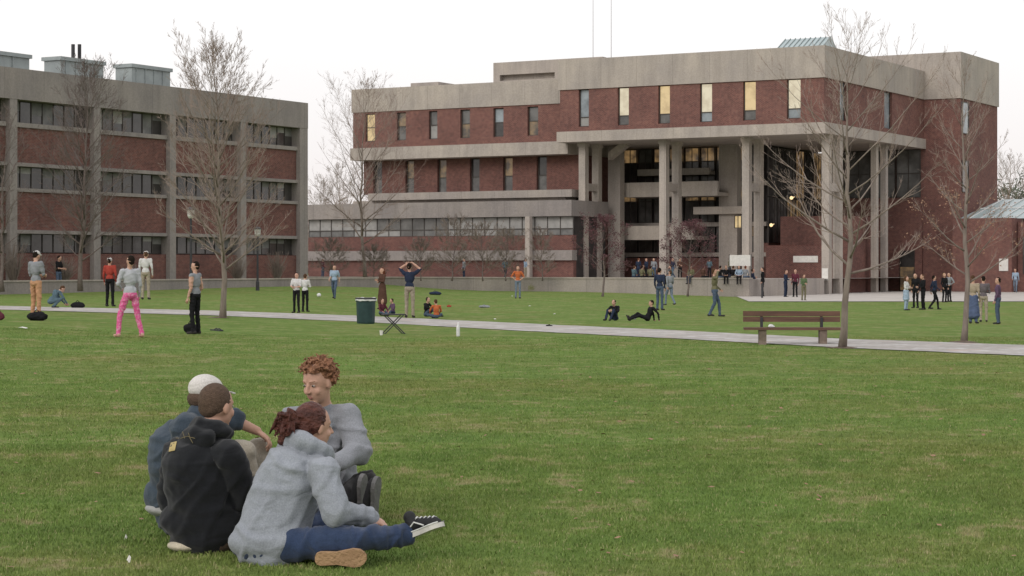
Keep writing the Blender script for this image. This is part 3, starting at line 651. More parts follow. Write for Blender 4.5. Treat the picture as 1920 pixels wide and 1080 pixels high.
def window_y(parent,y0,y1,z0,z1,x,mat,mull=0,rails=()):
    b=MB(); b.box(x-.03,x,y0,y1,z0,z1); g=b.make('window',[mat],parent); f=MB(); t=.06
    f.box(x+.002,x+.05,y0,y0+t,z0,z1); f.box(x+.002,x+.05,y1-t,y1,z0,z1); f.box(x+.002,x+.05,y0+t,y1-t,z0,z0+t); f.box(x+.002,x+.05,y0+t,y1-t,z1-t,z1)
    for i in range(mull):
        ym=y0+(y1-y0)*(i+1)/(mull+1); f.box(x+.003,x+.047,ym-.03,ym+.03,z0+t,z1-t)
    f.make('frame',[M['frame']],g); return g
xL=A.fx(1050,0); DR=A.fy(1732,0); zT,zP,zB,zS=zc(85),zc(145),zc(229),zc(250); zg=-.75
b=MB(); b.box(xL-.12,.12,-.12,DR,zP,zT); b.box(xL+.5,-.5,.5,DR-.5,zT-.0,zT+.02); b.make('parapet',[M['conc']],mb)
b=MB(); b.box(xL-.2,.2,-.2,DR,zS,zB); b.make('overhang_beam',[M['conc']],mb)
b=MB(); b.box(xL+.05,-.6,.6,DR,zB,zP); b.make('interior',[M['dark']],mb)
fw=[(1085,1104),(1158,1179),(1234,1256),(1312,1335),(1393,1417),(1475,1501)]
ops=[(A.fx(a,0)+.0,A.fx(c,0),zB+.35,zP-.001) for a,c in fw]; b=MB()
b.wall('x',0,.45,xL,0,zB,zP,ops)
rw=[(1575,1588),(1658,1673)]; ro=[(A.fy(a,0),A.fy(c,0),zB+.35,zP-.001) for a,c in rw]
b.wall('y',-.45,0,.45,DR,zB,zP,ro); b.make('brick_wall',[M['brick']],mb)
mt=[M['glass_b'],M['lit_c'],M['lit'],M['lit_c'],M['lit'],M['lit_c']]; lo=[M['blind'],M['glass_m'],M['glass_m'],M['glass_b'],M['glass_m'],M['glass_b']]
for o_,m1,m2 in zip(ops,mt,lo): window_x(mb,o_[0]+.02,o_[1]-.02,o_[2]+.01,o_[3]-.01,.25,m1,0,.25,m2)
for o_ in ro: window_y(mb,o_[0]+.02,o_[1]-.02,o_[2]+.01,o_[3]-.01,-.25,M['glass_b'])
# penthouse
zpt=A.z(118,A.fx(925,6),6); xp0=A.fx(925,6); xp1=A.fx(1130,6)
b=MB(); b.wall('x',6,6.6,xp0,xp1,zT-2.5,zpt,[(A.fx(937,6),A.fx(1040,6),A.z(149,A.fx(990,6),6),A.z(138,A.fx(990,6),6))]); b.box(xp0,xp1,6.6,14,zT-2.5,zpt-.01)
b.make('penthouse',[M['conc']],mb)
# skylight
x0,x1=A.fx(1450,2.5),A.fx(1536,2.5); zs0=zT-.1; zs1=A.z(69,x1,5)
b=MB(); b.add([(x0,2.5,zs0),(x1,2.5,zs0),(x1,5,zs1),(x0,5,zs1),(x0,7,zs0),(x1,7,zs0)],[(0,1,2,3),(3,2,5,4),(1,5,2),(0,3,4)]); sk=b.make('skylight',[M['glass_g']],mb)
b=MB()
for i in range(10):
    x=x0+(x1-x0)*i/9; b.tube([Vector((x,2.46,zs0)),Vector((x,4.98,zs1+.04))],[.04,.04],4)
b.make('frame',[M['roofbox']],sk)
for px,py in((1112,-40),(1146,-60)):
    b=MB(); x=A.fx(px,8); b.tube([Vector((x,8,zT-.2)),Vector((x,8,zT+1.2)),Vector((x,8,A.z(py,x,8)))],[.05,.025,.015],6); b.make('antenna_mast',[M['mast']],mb)
b=MB(); x=A.fx(1150,6); b.tube([Vector((x,6,zT)),Vector((x+2.6,6,zT+.5))],[.04,.04],5); b.tube([Vector((x+1,6,zT)),Vector((x+1,6,zT+.7))],[.04,.04],5); b.make('roof_rail',[M['steel']],mb)
# tower
xt=A.fx(1800,DR); D2=A.fy(1870,xt); zt1=A.z(97,xt,DR); zt0=A.z(184,xt,DR)
b=MB(); b.box(-8,xt,DR+.001,D2,zg,zt0); b.make('tower_brick_wall',[M['brick']],mb)
b=MB(); b.box(-8.1,xt+.12,DR-.12,D2+.12,zt0,zt1); b.make('tower_cap',[M['conc']],mb)
y0,y1=A.fy(1803,xt),A.fy(1815,xt); window_y(mb,y0,y1,A.z(250,xt,y0),A.z(190,xt,y0),xt+.04,M['glass_b'])
window_y(mb,y0,y1,A.z(360,xt,y0),A.z(300,xt,y0),xt+.04,M['glass'])
# columns
cx=[A.fx(1085,1.2),A.fx(1236,1.2),A.fx(1391,1.2),-.65]
def column(x,y,w=.58,d=.62,z0=zg):
    b=MB(); b.box(x,x+w,y,y+d,z0,zS-.3); b.box(x-.08,x+w+.08,y-.08,y+d+.08,zS-.3,zS-.002); b.make('column',[M['conc']],mb)
for x in cx:
    for y in (1.2,3.5): column(x,y)
    b=MB()
    for zz in (A.z(350,x,2),): b.box(x+.08,x+.5,1.82,3.5,zz-.35,zz+.25)
    b.make('tie_beam',[M['conc']],mb)
for px in (1645,1663):
    y=A.fy(px,-.6); column(-1.15,y,.45,.55)
# recess walls
GY=11.0; GX=-9.0; zbk=A.z(455,A.fx(1500,GY),GY)
def zr(py): return A.z(py,A.fx(1300,GY),GY)
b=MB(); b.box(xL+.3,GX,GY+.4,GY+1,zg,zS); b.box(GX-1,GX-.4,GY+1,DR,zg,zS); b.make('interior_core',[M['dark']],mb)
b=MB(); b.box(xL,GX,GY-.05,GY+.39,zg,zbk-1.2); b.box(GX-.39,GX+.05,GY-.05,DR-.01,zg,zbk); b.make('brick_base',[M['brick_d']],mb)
zrows=[zbk-1.1,zr(425),zr(350),zS-.05]; n=9; rr=random.Random(5)
for j in range(3):
    for i in range(n):
        xa=xL+.1+(GX-.4-xL)*i/n; xb=xL+.1+(GX-.4-xL)*(i+1)/n
        u=rr.random(); m_=M['lit_d'] if u<.4 else (M['glass_m'] if u<.8 else M['glass'])
        if j==2 and i in(2,4): m_=M['lit_d']
        window_x(mb,xa+.04,xb-.12,zrows[j]+.35,zrows[j+1],GY,m_,1,.6,M['glass_m'] if rr.random()<.65 else M['glass'])
b=MB()
for j in range(3): b.box(xL+.1,GX-.1,GY-.2,GY+.38,zrows[j],zrows[j]+.34)
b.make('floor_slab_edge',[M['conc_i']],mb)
ny=6
for j in range(2):
    za=[zbk+.02,zr(370),zS-.02]
    for i in range(ny):
        ya=GY+.1+(DR-GY-.2)*i/ny; yb=GY+.1+(DR-GY-.2)*(i+1)/ny
        window_y(mb,ya,yb-.08,za[j],za[j+1]-.12,GX-.05,rr.choice([M['glass'],M['glass_m'],M['glass_m'],M['lit_d']]),2)
for px,py,y in((1484,371,6.5),(1446,422,7.0)):
    x=A.fx(px,y); b=MB(); v,f=ell_mesh((x,y,A.z(py,x,y)),(.14,.14,.14),I3); b.add(v,f); b.tube([Vector((x,y+.12,A.z(py,x,y))),Vector((x,y+.6,A.z(py,x,y)+.1))],[.03,.03],4)
    b.make('wall_lamp',[mk_lit('lamp_glow',(1,.75,.4),1.4,(.9,.6,.3))],mb)
y=8; x=A.fx(1377,y); x2=A.fx(1391,y)
window_x(mb,x,x2,A.z(428,x,y),A.z(404,x,y),y,M['lit'],1)
# back wall at tower side
zb2=A.z(372,-4,DR)
b=MB(); b.box(GX-.4,-.05,DR-.35,DR,zg,zb2); b.make('side_brick_wall',[M['brick']],mb)
for i in range(4):
    xa=GX+.1+i*2.2; window_x(mb,xa,xa+2.1,zb2+.02,zS-.02,DR-.2,M['glass_m'],1,.5,M['glass_m'])
x=A.fx(1687,DR-.4); window_x(mb,x,x+1.3,A.z(545,x,DR),A.z(470,x,DR),DR-.4,M['glass'],0,.6,M['lit_d'])
# balconies
for (pa,pb,ya,yb,dy) in((1170,1345,343,370,7.2),(1165,1300,424,450,7.6),(1195,1330,318,330,9.6),(1300,1395,388,402,9.0)):
    b=MB(); xa=A.fx(pa,dy); xb=A.fx(pb,dy); b.box(xa,xb,dy,dy+.35,A.z(yb,xa,dy),A.z(ya,xa,dy)); b.box(xa,xb,dy+.35,GY-.25,A.z(yb,xa,dy)+.01,A.z(yb,xa,dy)+.3); b.make('balcony',[M['conc']],mb)
for px,w,d in((1140,1.1,6.0),(1348,1.6,9.4)):
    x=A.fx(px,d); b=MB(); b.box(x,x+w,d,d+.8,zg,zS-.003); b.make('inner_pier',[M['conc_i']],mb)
b=MB(); x=A.fx(1140,4.5); z0=A.z(300,x,4.5); b.add([(x,4.5,z0),(x+1.6,4.5,z0+1.1),(x+1.6,4.5,z0+1.7),(x,4.5,z0+.6),(x,5.3,z0),(x+1.6,5.3,z0+1.1),(x+1.6,5.3,z0+1.7),(x,5.3,z0+.6)],[(0,1,2,3),(7,6,5,4),(0,4,5,1),(3,2,6,7),(0,3,7,4),(1,5,6,2)]); b.make('stair_stringer',[M['conc']],mb)
# brick block and sign behind entrance
yy=7.5; xa,xb=A.fx(1436,yy),A.fx(1560,yy); zt_=A.z(460,xa,yy)
b=MB(); b.box(xa,xb,yy,yy+.5,zg,zt_); b.make('entrance_brick_wall',[M['brick_d']],mb)
b=MB(); b.box(-7.2,-1.6,9.2,15,zg,A.z(405,-4,9)); b.make('entrance_brick_block',[M['brick_d']],mb)
b=MB(); b.box(A.fx(1487,yy-.1),A.fx(1533,yy-.1),yy-.08,yy-.01,A.z(492,xa,yy),A.z(480,xa,yy)); b.make('wall_sign',[M['paper']],mb)
# left wing
WB=1.5; DW=16
zw=lambda py,b_=WB:A.z(py,A.fx(1050,b_),b_)
xw0=A.fx(662,WB); z1,z2,z3,z4=zw(148),zw(194),zw(265),zw(289)
b=MB(); b.box(xw0-.1,xL-.13,WB-.1,DW,z2,z1); b.make('wing_parapet',[M['conc']],mb)
b=MB(); b.box(A.fx(770,4),A.fx(822,4),4,8,z1,A.z(155,A.fx(790,4),4)); b.make('roof_upstand',[M['conc']],mb)
b=MB(); b.box(xw0-.15,xL+.0,WB-.22,DW,z4,z3); b.make('wing_beam',[M['conc']],mb)
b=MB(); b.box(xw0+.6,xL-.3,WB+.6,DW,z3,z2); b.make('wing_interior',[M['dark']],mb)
ww=[(685,703),(744,761),(804,820),(863,881),(925,944),(989,1009)]
ops=[(A.fx(a,WB),A.fx(c,WB),z3+.55,z2-.15) for a,c in ww]
b=MB(); b.wall('x',WB,WB+.45,xw0,xL-.001,z3,z2,ops); b.make('wing_brick_wall',[M['brick']],mb)
mt=[M['lit'],M['lit_d'],M['glass_m'],M['glass_m'],M['glass_b'],M['glass_m']]
for i,o_ in enumerate(ops): window_x(mb,o_[0]+.02,o_[1]-.02,o_[2]+.01,o_[3]-.01,WB+.25,mt[i],0,.5,[M['lit'],M['glass_m'],M['blind'],M['lit_d'],M['glass'],M['lit_d']][i])
# second storey recessed
SB=3.0; z5=A.z(357,A.fx(1070,SB),SB); xs0=A.fx(682,SB); xs1=A.fx(1088,SB)
xs1=min(xs1,xL+1.2)
w2=[(700,716),(760,776),(820,837),(881,899),(943,961),(1006,1025)]
ops=[(A.fx(a,SB),A.fx(c,SB),z5+.02,z4-.02) for a,c in w2]
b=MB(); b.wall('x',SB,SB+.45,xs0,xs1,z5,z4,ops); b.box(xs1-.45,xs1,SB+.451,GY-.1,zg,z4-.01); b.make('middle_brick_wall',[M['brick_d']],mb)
b=MB(); b.box(xs0+.3,xs1-.6,SB+.7,DW,.5,z4-.005); b.make('middle_interior',[M['dark']],mb)
for i,o_ in enumerate(ops): window_x(mb,o_[0]+.02,o_[1]-.02,o_[2]+.02,o_[3]-.02,SB+.3,M['lit_d'] if i in(1,4,2) else M['glass'],0,.45,M['glass_m'])
z6=A.z(369,A.fx(1070,1),1); b=MB(); b.box(A.fx(690,.8),A.fx(1072,.8),.8,SB+.6,z6,z5-.002); b.make('canopy_slab',[M['conc_i']],mb)
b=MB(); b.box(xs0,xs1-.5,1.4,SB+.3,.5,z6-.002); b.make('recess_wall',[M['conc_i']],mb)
# lower wing
LB=-1.0; xl0,xl1=A.fx(578,LB),A.fx(1076,LB); q_=lambda py:A.z(py,xl1,LB)
za,zb_,zc_,zd,ze=q_(375),q_(405),q_(441),q_(469),q_(488)
b=MB(); b.box(xl0-.1,xl1,LB-.4,LB+6,zb_,za); b.make('lower_parapet',[M['conc_d']],mb)
b=MB(); b.box(xl0,xl1-.3,LB+.6,LB+6,.45,zb_); b.make('lower_interior',[M['dark']],mb)
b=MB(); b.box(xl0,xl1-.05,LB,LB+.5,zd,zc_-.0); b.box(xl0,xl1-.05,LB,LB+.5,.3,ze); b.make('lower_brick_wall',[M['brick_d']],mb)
b=MB(); b.box(xl0-.05,xl1,LB-.3,LB+.52,ze,zd); b.make('lower_concrete_band',[M['conc_d']],mb)
nb_=11
for i in range(nb_):
    xa=xl0+(xl1-.1-xl0)*i/nb_; xb=xl0+(xl1-.1-xl0)*(i+1)/nb_
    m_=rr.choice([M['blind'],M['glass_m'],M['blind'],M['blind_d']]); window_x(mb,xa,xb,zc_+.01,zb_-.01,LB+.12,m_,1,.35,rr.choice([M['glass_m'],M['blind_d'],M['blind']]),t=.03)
for px in(985,):
    x=A.fx(px,LB-.9); b=MB(); b.box(x,x+.4,LB-.95,LB-.45,.3,zb_-.01); b.make('pilaster',[M['conc']],mb)
b=MB(); b.box(-.6,-.12,1.12,1.17,A.z(526,0,1),A.z(503,0,1)); b.make('poster',[M['paper']],mb)
# annex to the right
an=root('brick_annex',A.w(xt+.3,DR+1,0),'low brick annex with sloped glass greenhouse roof','building',-TH)
AX=Fr(*A.w(xt+.3,DR+1).xy)
za=AX.z(411,2,0); xe=AX.fx(1897,-4)
b=MB(); b.box(0,xe,-4,10,zg,za); b.make('wall',[M['brick']],an)
xg0=AX.fx(1822,3); zg1=AX.z(374,5,7); b=MB(); b.add([(xg0,-1,za+.02),(xg0+14,-1,za+.02),(xg0+14,5,zg1),(xg0+2,5,zg1),(xg0+2,10,za),(xg0+14,10,za)],[(0,1,2,3),(3,2,5,4),(0,3,4)]); gr=b.make('glass_roof',[M['glass_g']],an)
b=MB()
for i in range(14): b.tube([Vector((xg0+1+i*.95,-1.05,za+.05)),Vector((xg0+2.2+i*.87,4.95,zg1+.05))],[.05,.05],4)
b.tube([Vector((xg0+1,2,(za+zg1)/2+.08)),Vector((xg0+14,2,(za+zg1)/2+.08))],[.05,.05],4); b.make('frame',[M['white']],gr)
b=MB(); b.box(xe+.05,xe+9,-2.5,10,zg,za-.3); b.make('glazed_bay',[M['brick_d']],an)
for i in range(3): window_x(an,xe+.5+i*2.6,xe+2.4+i*2.6,.9,za-1.5,-2.56,M['glass_m'],1,.5,M['glass'])
x=AX.fx(1873,-4.1); b=MB(); b.box(x,AX.fx(1890,-4.1),-4.08,-4.02,AX.z(508,x,-4),AX.z(485,x,-4)); b.make('poster',[M['paper']],an)

# ------------------------------------------------------------------ LEFT BUILDING
RY=135.0; L=Fr((568-960)/F*RY,RY)
lb=root('classroom_building',L.w(0,0,0),'three-storey brick and concrete classroom building with roof plant','building',-TH)
YE=-48.0; D=-.12
zz=dict(p0=10.8+D,p1=12.5+D)
b=MB(); b.box(-18,.42,YE,0,zz['p0'],zz['p1']); b.make('parapet',[M['conc_d']],lb)
b=MB(); b.box(-18,-.62,YE,-.2,.3,zz['p0']); b.make('interior',[M['dark']],lb)
piers=[-.45,-7.0,-14.0,-20.8,-27.6,-34.4,-41.2,-47.6]
for y in piers:
    b=MB(); w=.29 if y<-1 else .45; b.box(-.6,.40,y-w,y+w,.3,zz['p0']-.002); b.make('pier',[M['conc_d']],lb)
lv=[(9.55,9.3,7.35,10.8),(5.95,5.75,3.65,7.15),(2.4,2.36,.3,3.45)]
for i in range(len(piers)-1):
    y1=piers[i]-(.45 if i==0 else .29); y0=piers[i+1]+.29
    for j,(wb,sb,bb,wt) in enumerate(lv):
        wb+=D;sb+=D;bb+=D if j<2 else 0;wt+=D
        b=MB(); b.box(-.6,.10,y0+.001,y1-.001,bb,sb); b.make('brick_spandrel',[M['brick_d']],lb)
        if j<2:
            b=MB(); b.box(-.6,.22,y0+.001,y1-.001,sb,wb); b.make('sill_band',[M['conc_d']],lb)
            b=MB(); b.box(-.6,.24,y0+.001,y1-.001,(7.15 if j==0 else 3.45)+D,bb); b.make('lintel_band',[M['conc_d']],lb)
        b=MB(); n=7; gl=MB()
        for k in range(n):
            ya=y0+(y1-y0)*k/n; yb=y0+(y1-y0)*(k+1)/n; h=wt-wb; u=rr.random(); drop=rr.choice([0,.0,0,.3,.45,.6]) if u<.88 else 1
            zz_=wt-h*drop; bm=1 if rr.random()<.25 else 2
            if drop>0: gl.box(-.30,-.27,ya,yb,zz_,wt,bm)
            if drop<1: gl.box(-.30,-.27,ya,yb,wb,zz_-.0005,0)
            b.box(-.27,-.22,ya-.02,ya+.02,wb,wt)
        b.box(-.268,-.23,y0,y1,wb,wb+.04); b.box(-.268,-.23,y0,y1,wt-.04,wt)
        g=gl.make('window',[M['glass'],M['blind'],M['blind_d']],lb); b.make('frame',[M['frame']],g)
for pa,pb,pt,dx in((-150,64,96,-3.5),(72,203,114,-3.5),(205,328,127,-3.5)):
    ya,yb=L.fy(pa+42,dx),L.fy(pb-9,dx); zt=L.z(pt,dx,(ya+yb)/2)+.1
    b=MB(); b.box(dx-1.3,dx,ya,yb,zz['p1'],zt-.22); b.box(dx-1.42,dx+.12,ya-.12,yb+.12,zt-.22,zt)
    for k in range(4): yy=ya+(yb-ya)*(k+.5)/4.4; b.box(dx,dx+.06,yy-.03,yy+.03,zz['p1'],zt-.23)
    b.make('roof_plant',[M['roofbox']],lb)
for px in(137,149):
    y=L.fy(px,-4.2); b=MB(); b.tube([Vector((-4.2,y,zz['p1']+1)),Vector((-4.2,y,L.z(83,-4.2,y)))],[.11,.11],8); b.make('flue',[M['steel']],lb)

# ------------------------------------------------------------------ GROUND
xs=sorted(set([-3000,-1500,-700,-350]+list(np.arange(-200,201,4.0))+[350,700,1500,3000]+list(np.arange(-60,61,2.0))))
ys=sorted(set([-400,-150,-60]+list(np.arange(-20,205,2.5))+[230,300,450,800,1500,4000]))
X,Y=np.meshgrid(xs,ys); Z=ter(X,Y); nx,ny_=len(xs),len(ys)
b=MB(); b.v=[tuple(t) for t in np.stack([X,Y,Z],-1).reshape(-1,3)]
b.f=[(j*nx+i,j*nx+i+1,(j+1)*nx+i+1,(j+1)*nx+i) for j in range(ny_-1) for i in range(nx-1)]; b.m=[0]*len(b.f)
MG=mk_lawn(); g=b.make('ground',[MG],smooth=True); g['kind']='structure'; g['label']='wide mown campus lawn with worn patches'; g['category']='ground'
# path
up=[(-900,556),(-400,566),(0,574),(400,583),(660,592),(960,606),(1200,617),(1600,637),(1920,648),(2300,664),(2900,690)]
lo_=[(-900,560),(-400,571),(0,581),(400,592),(660,603),(960,620),(1200,632),(1600,654),(1920,668),(2300,688),(2900,722)]
def dens(pl,n=14):
    o=[]
    for (a,b_),(c,d) in zip(pl[:-1],pl[1:]):
        for i in range(n): t=i/n; o.append((a+(c-a)*t,b_+(d-b_)*t))
    o.append(pl[-1]); return o
U=[gp(*p) for p in dens(up)]; Lo=[gp(*p) for p in dens(lo_)]; b=MB(); v=[];f=[]
for i,(a,c) in enumerate(zip(U,Lo)):
    for k in range(5):
        p=a.lerp(c,k/4)
        if k in(0,4): p=p+Vector((0,noise.noise(Vector((p.x*1.3,p.y*.5,k)))*.22,0))
        v.append((p.x,p.y,float(ter(p.x,p.y))+.012+(.01 if k in(1,2,3) else 0)))
for i in range(len(U)-1):
    for k in range(4): f.append((i*5+k,(i+1)*5+k,(i+1)*5+k+1,i*5+k+1)[::-1])
b.add(v,f)
def mk_path():
    m,nt,bs=new_mat('path_paving'); ge=N(nt,'ShaderNodeNewGeometry'); P=ge.outputs['Position']
    a=ramp(nt,noise_n(nt,P,.5,5,.7),[(.3,(.28,.26,.24)),(.5,(.37,.345,.32)),(.65,(.45,.43,.41))])
    a=mixc(nt,1.0,a,ramp(nt,noise_n(nt,P,7,4,.7),[(.3,(.70,.69,.68)),(.7,(1.12,1.12,1.12))]),'MULTIPLY')
    ch=ramp(nt,noise_n(nt,P,1.7,3,.6),[(.56,(0,0,0)),(.64,(.6,.6,.6))]); a=mixc(nt,ch,a,(.57,.565,.57))
    ch=ramp(nt,noise_n(nt,P,1.1,2,.6),[(.60,(0,0,0)),(.66,(.4,.4,.4))]); a=mixc(nt,ch,a,(.52,.36,.31))
    nt.links.new(a,bs.inputs['Base Color']); bs.inputs['Roughness'].default_value=.9; return m
p=b.make('path',[mk_path()]); p['kind']='structure'; p['label']='pale paved footpath crossing the lawn'; p['category']='path'
# plaza
near=[gp(px,566) for px in range(1404,2500,60)]
b=MB(); v=[];f=[]; nn=18
for i,a in enumerate(near):
    for k in range(nn+1):
        t=k/nn; yy=a.y+(230-a.y)*t; xx=a.x+(35*t if i else 9*t); v.append((xx,yy,float(ter(xx,yy))+.03))
for i in range(len(near)-1):
    for k in range(nn): f.append((i*(nn+1)+k,(i+1)*(nn+1)+k,(i+1)*(nn+1)+k+1,i*(nn+1)+k+1))
b.add(v,f); p=b.make('plaza',[M['plaza']]); p['kind']='structure'; p['label']='pale concrete plaza beside the lawn'; p['category']='plaza'
# retaining walls / terrace
A0=Vector(((1405-960)/F*137,137,0)); W1=42.0; TZ=.60
wr_=root('retaining_wall',A0,'low board-concrete retaining wall edging the terrace','wall',-TH)
b=MB(); b.box(-W1,0,0,.45,-.9,TZ+.05); b.box(-.45,0,.451,14,-.9,TZ+.05); b.make('wall_body',[M['conc_i']],wr_)
b=MB(); b.box(-W1,.05,-.05,.5,TZ+.051,TZ+.15); b.make('coping',[M['conc']],wr_)
lw=L.w(3.2,0,0); lw2=root('garden_wall',lw,'low concrete garden wall in front of classroom building','wall',-TH)
b=MB(); b.box(0,.35,-60,4,-.4,.70); b.make('wall_body',[M['conc_d']],lw2)
b=MB(); b.box(-.05,.4,-60,4.05,.701,.78); b.make('coping',[M['conc']],lw2)
b=MB(); w=Fr(A0.x,A0.y)
pts=[w.w(-.45,.45,TZ),w.w(-.45,45,TZ),w.w(-90,45,TZ),w.w(-60,.45,TZ)]; b.add(pts,[(0,1,2,3)]); t=b.make('terrace',[M['plaza']]); t['kind']='structure'; t['label']='raised paved terrace in front of the building'; t['category']='terrace'
b=MB(); pts=[L.w(3.2,4,.66),L.w(-25,4,.66),L.w(-25,-60,.66),L.w(3.2,-60,.66)]; b.add(pts,[(0,1,2,3)]); t=b.make('lawn_terrace',[MG]); t['kind']='structure'; t['label']='raised grass bed in front of classroom building'; t['category']='ground'
rr=random.Random(11); tops=['black','navy','maroon','white','grey','red','purple','teal','olive','lblue','brown']; 
def wpt(px,dy):
    x=w.fx(px,dy); return w.w(x,dy,0)
for i,px in enumerate((1188,1203,1219,1258,1296,1318,1350,1362,1374,1386,1397)):
    p=wpt(px,.25); p.z=TZ+.10; c=rr.choice(tops); person(p,.98,29.7*-1+rr.choice([0,20,-25,180,160]),'wall',c,rr.choice(['jean','black','khaki','navy']),hair=rr.choice(['dark','brown','auburn']),label='person in %s top sitting on the terrace wall'%c,group='people sitting on the terrace wall',seed=i)
for i,(px,dy) in enumerate(((1197,2.5),(1212,4),(1226,3),(1262,3.5),(1275,2),(947,1.2),(985,1.5),(870,1.4),(605,2),(1330,2.2),(1368,3.0))):
    p=wpt(px,dy); p.z=TZ; c=rr.choice(tops); person(p,.86,rr.choice([0,60,-60,150,-120]),rr.choice(['stand','crossed','hold','walk']),c,rr.choice(['jean','black','khaki','navy']),hair=rr.choice(['dark','brown','auburn']),label='person in %s top standing on the terrace'%c,group='people standing on the terrace',seed=i+40)
# banner
p=wpt(1368,1.6); p.z=TZ; s_=root('banner_sign',p,'white banner on posts above the terrace wall','sign',-TH)
b=MB(); b.box(0,1.55,0,.03,.95,1.7); b.make('banner',[M['paper']],s_)
b=MB(); b.tube([Vector((-.03,.03,0)),Vector((-.03,.03,1.75))],[.03,.03],6); b.tube([Vector((1.58,.03,0)),Vector((1.58,.03,1.75))],[.03,.03],6); b.make('post',[M['steel']],s_)

# ------------------------------------------------------------------ TREES
def tree(px,py,topy,rpx,clear=.25,n1=34,ang=40,seed=1,mats=('bark','twig'),tr=.02,dens=1.0,label='bare tree standing on the lawn',prof='oval',loc=None,leaf=None,nleaf=0,leafz=(0,1),twigr=.004,cat='tree',name='bare_tree',up=.12,leafs=.05,maxlev=3,gain=1.2,sub=(22,48)):
    rg=random.Random(seed); g=loc or gp(px,py); s=g.y/F; H=(py-topy)*s if loc is None else (HY-topy)*s+CH-g.z; Rm=rpx*s
    r=root(name,g,label,cat); tb=MB(); cb=MB(); tips=[]
    r0=H*tr; Ht=H*.93
    pts=[];rad=[];n=14; off=Vector((0,0,0))
    for i in range(n+1):
        t=i/n; off+=Vector((rg.gauss(0,1),rg.gauss(0,1),0))*H*.006; pts.append(Vector((off.x,off.y,Ht*t-.05))); rad.append(max(twigr,r0*((1-t)**1.0)*(1.0 if i else 1.3)))
    tb.tube(pts,rad,9)
    def at(t):
        f=t*n; i=min(int(f),n-1); return pts[i].lerp(pts[i+1],f-i), rad[i]+(rad[i+1]-rad[i])*(f-i)
    def br(p,d,L,r,lev,az=0):
        k=max(3,int(6-lev)); P=[p.copy()];Rr=[r]; q=p.copy(); dd=d.normalized(); nz_=.07 if lev==1 else .11
        for i in range(k):
            dd=(dd+Vector((rg.gauss(0,nz_),rg.gauss(0,nz_),up*.5+rg.gauss(0,nz_*.6)))).normalized(); q=q+dd*L/k; P.append(q.copy()); Rr.append(max(twigr*.6,r*(1-(i+1)/k)**.8))
        (tb if lev==1 else cb).tube(P,Rr,6 if lev==1 else 3 if lev>2 else 4)
        tips.append(P[-1]); tips.append(P[-2])
        if lev>=maxlev or L<.13: return
        nc=int({1:11,2:6,3:4}[lev]*dens*rg.uniform(.8,1.2))
        for c in range(nc):
            t=rg.uniform(.12,.98) if lev<3 else rg.uniform(.1,.95); f=t*k; i=min(int(f),k-1); b0=P[i].lerp(P[i+1],f-i); ax=(P[i+1]-P[i]).normalized()
            o=ax.orthogonal().normalized(); o=Matrix.Rotation(rg.uniform(0,6.283),3,ax)@o; th=math.radians(rg.uniform(*sub))
            br(b0,ax*math.cos(th)+o*math.sin(th),L*(1.05-t*.65)*rg.uniform(.32,.56),max(twigr,Rr[i]*.45),lev+1)
    for i in range(n1):
        u=(i+.5)/n1; t=clear+(.97-clear)*u; p,rr0=at(t); az=i*2.4+rg.uniform(-.4,.4)
        if prof=='oval': w=math.sin(math.pi*min(1,(u*.66+.34)))**.7
        elif prof=='fan': w=(1-u)**.55*.95+.1
        else: w=(1-u)**.9+.08
        a=math.radians(ang*(1.15-.55*u)*rg.uniform(.85,1.15)); Lb=min(Rm*max(w,.12)*gain/math.sin(max(a,.35)),H*(1.0-t*.94)/max(.35,math.cos(a*.8)))*rg.uniform(.7,1.02)
        br(p,Vector((math.cos(az)*math.sin(a),math.sin(az)*math.sin(a),math.cos(a))),Lb,max(twigr,min(rr0*.5,Lb*.012+.003)),1)
    tb.make('trunk',[M[mats[0]]],r,True); cb.make('crown',[M[mats[1]]],r)
    if leaf:
        lb_=MB(); zs=[p for p in tips if leafz[0]*H<=p.z<=leafz[1]*H]
        for i in range(nleaf):
            p=rg.choice(zs)+Vector((rg.gauss(0,.08),rg.gauss(0,.08),rg.gauss(0,.08))); a=Vector((rg.gauss(0,1),rg.gauss(0,1),rg.gauss(0,1))).normalized(); c=a.orthogonal().normalized(); z_=leafs*rg.uniform(.6,1.3)
            lb_.add([p,p+a*z_*.5+c*z_*.35,p+a*z_,p+a*z_*.5-c*z_*.35],[(0,1,2,3)])
        lb_.make('foliage',[M[leaf]],r)
    return r
tree(410,596,38,122,clear=.17,n1=62,ang=54,seed=2,tr=.0105,dens=1.05,label='tall bare oval-crowned tree with smooth grey trunk',maxlev=4,gain=1.28,twigr=.0040,up=.22,sub=(20,42))
tree(1583,653,12,165,clear=.23,n1=30,ang=66,seed=5,tr=.0110,dens=.8,label='bare tree with spreading branches beside the bench',prof='fan',up=.24,maxlev=4,gain=1.6,twigr=.0028,sub=(18,42))
tree(1808,642,62,95,clear=.20,n1=28,ang=58,seed=8,tr=.0100,dens=.8,label='bare young tree with a few dry brown leaves',leaf='leaf_b',nleaf=520,leafz=(.22,.5),prof='fan',leafs=.045,up=.24,maxlev=4,gain=1.5,twigr=.0028,sub=(18,42))
tree(745,528,190,80,clear=.17,n1=36,ang=56,seed=12,tr=.009,dens=1.4,label='bare tree in front of brick wing',twigr=.007,gain=1.3,up=.16)
tree(150,530,88,88,clear=.12,n1=46,ang=52,seed=15,mats=('bark_d','bark_d'),tr=.010,dens=1.4,label='dark bare tree before the classroom building',twigr=.007,up=.16,gain=1.3,loc=Vector(((150-960)/F*104,104,.3)))
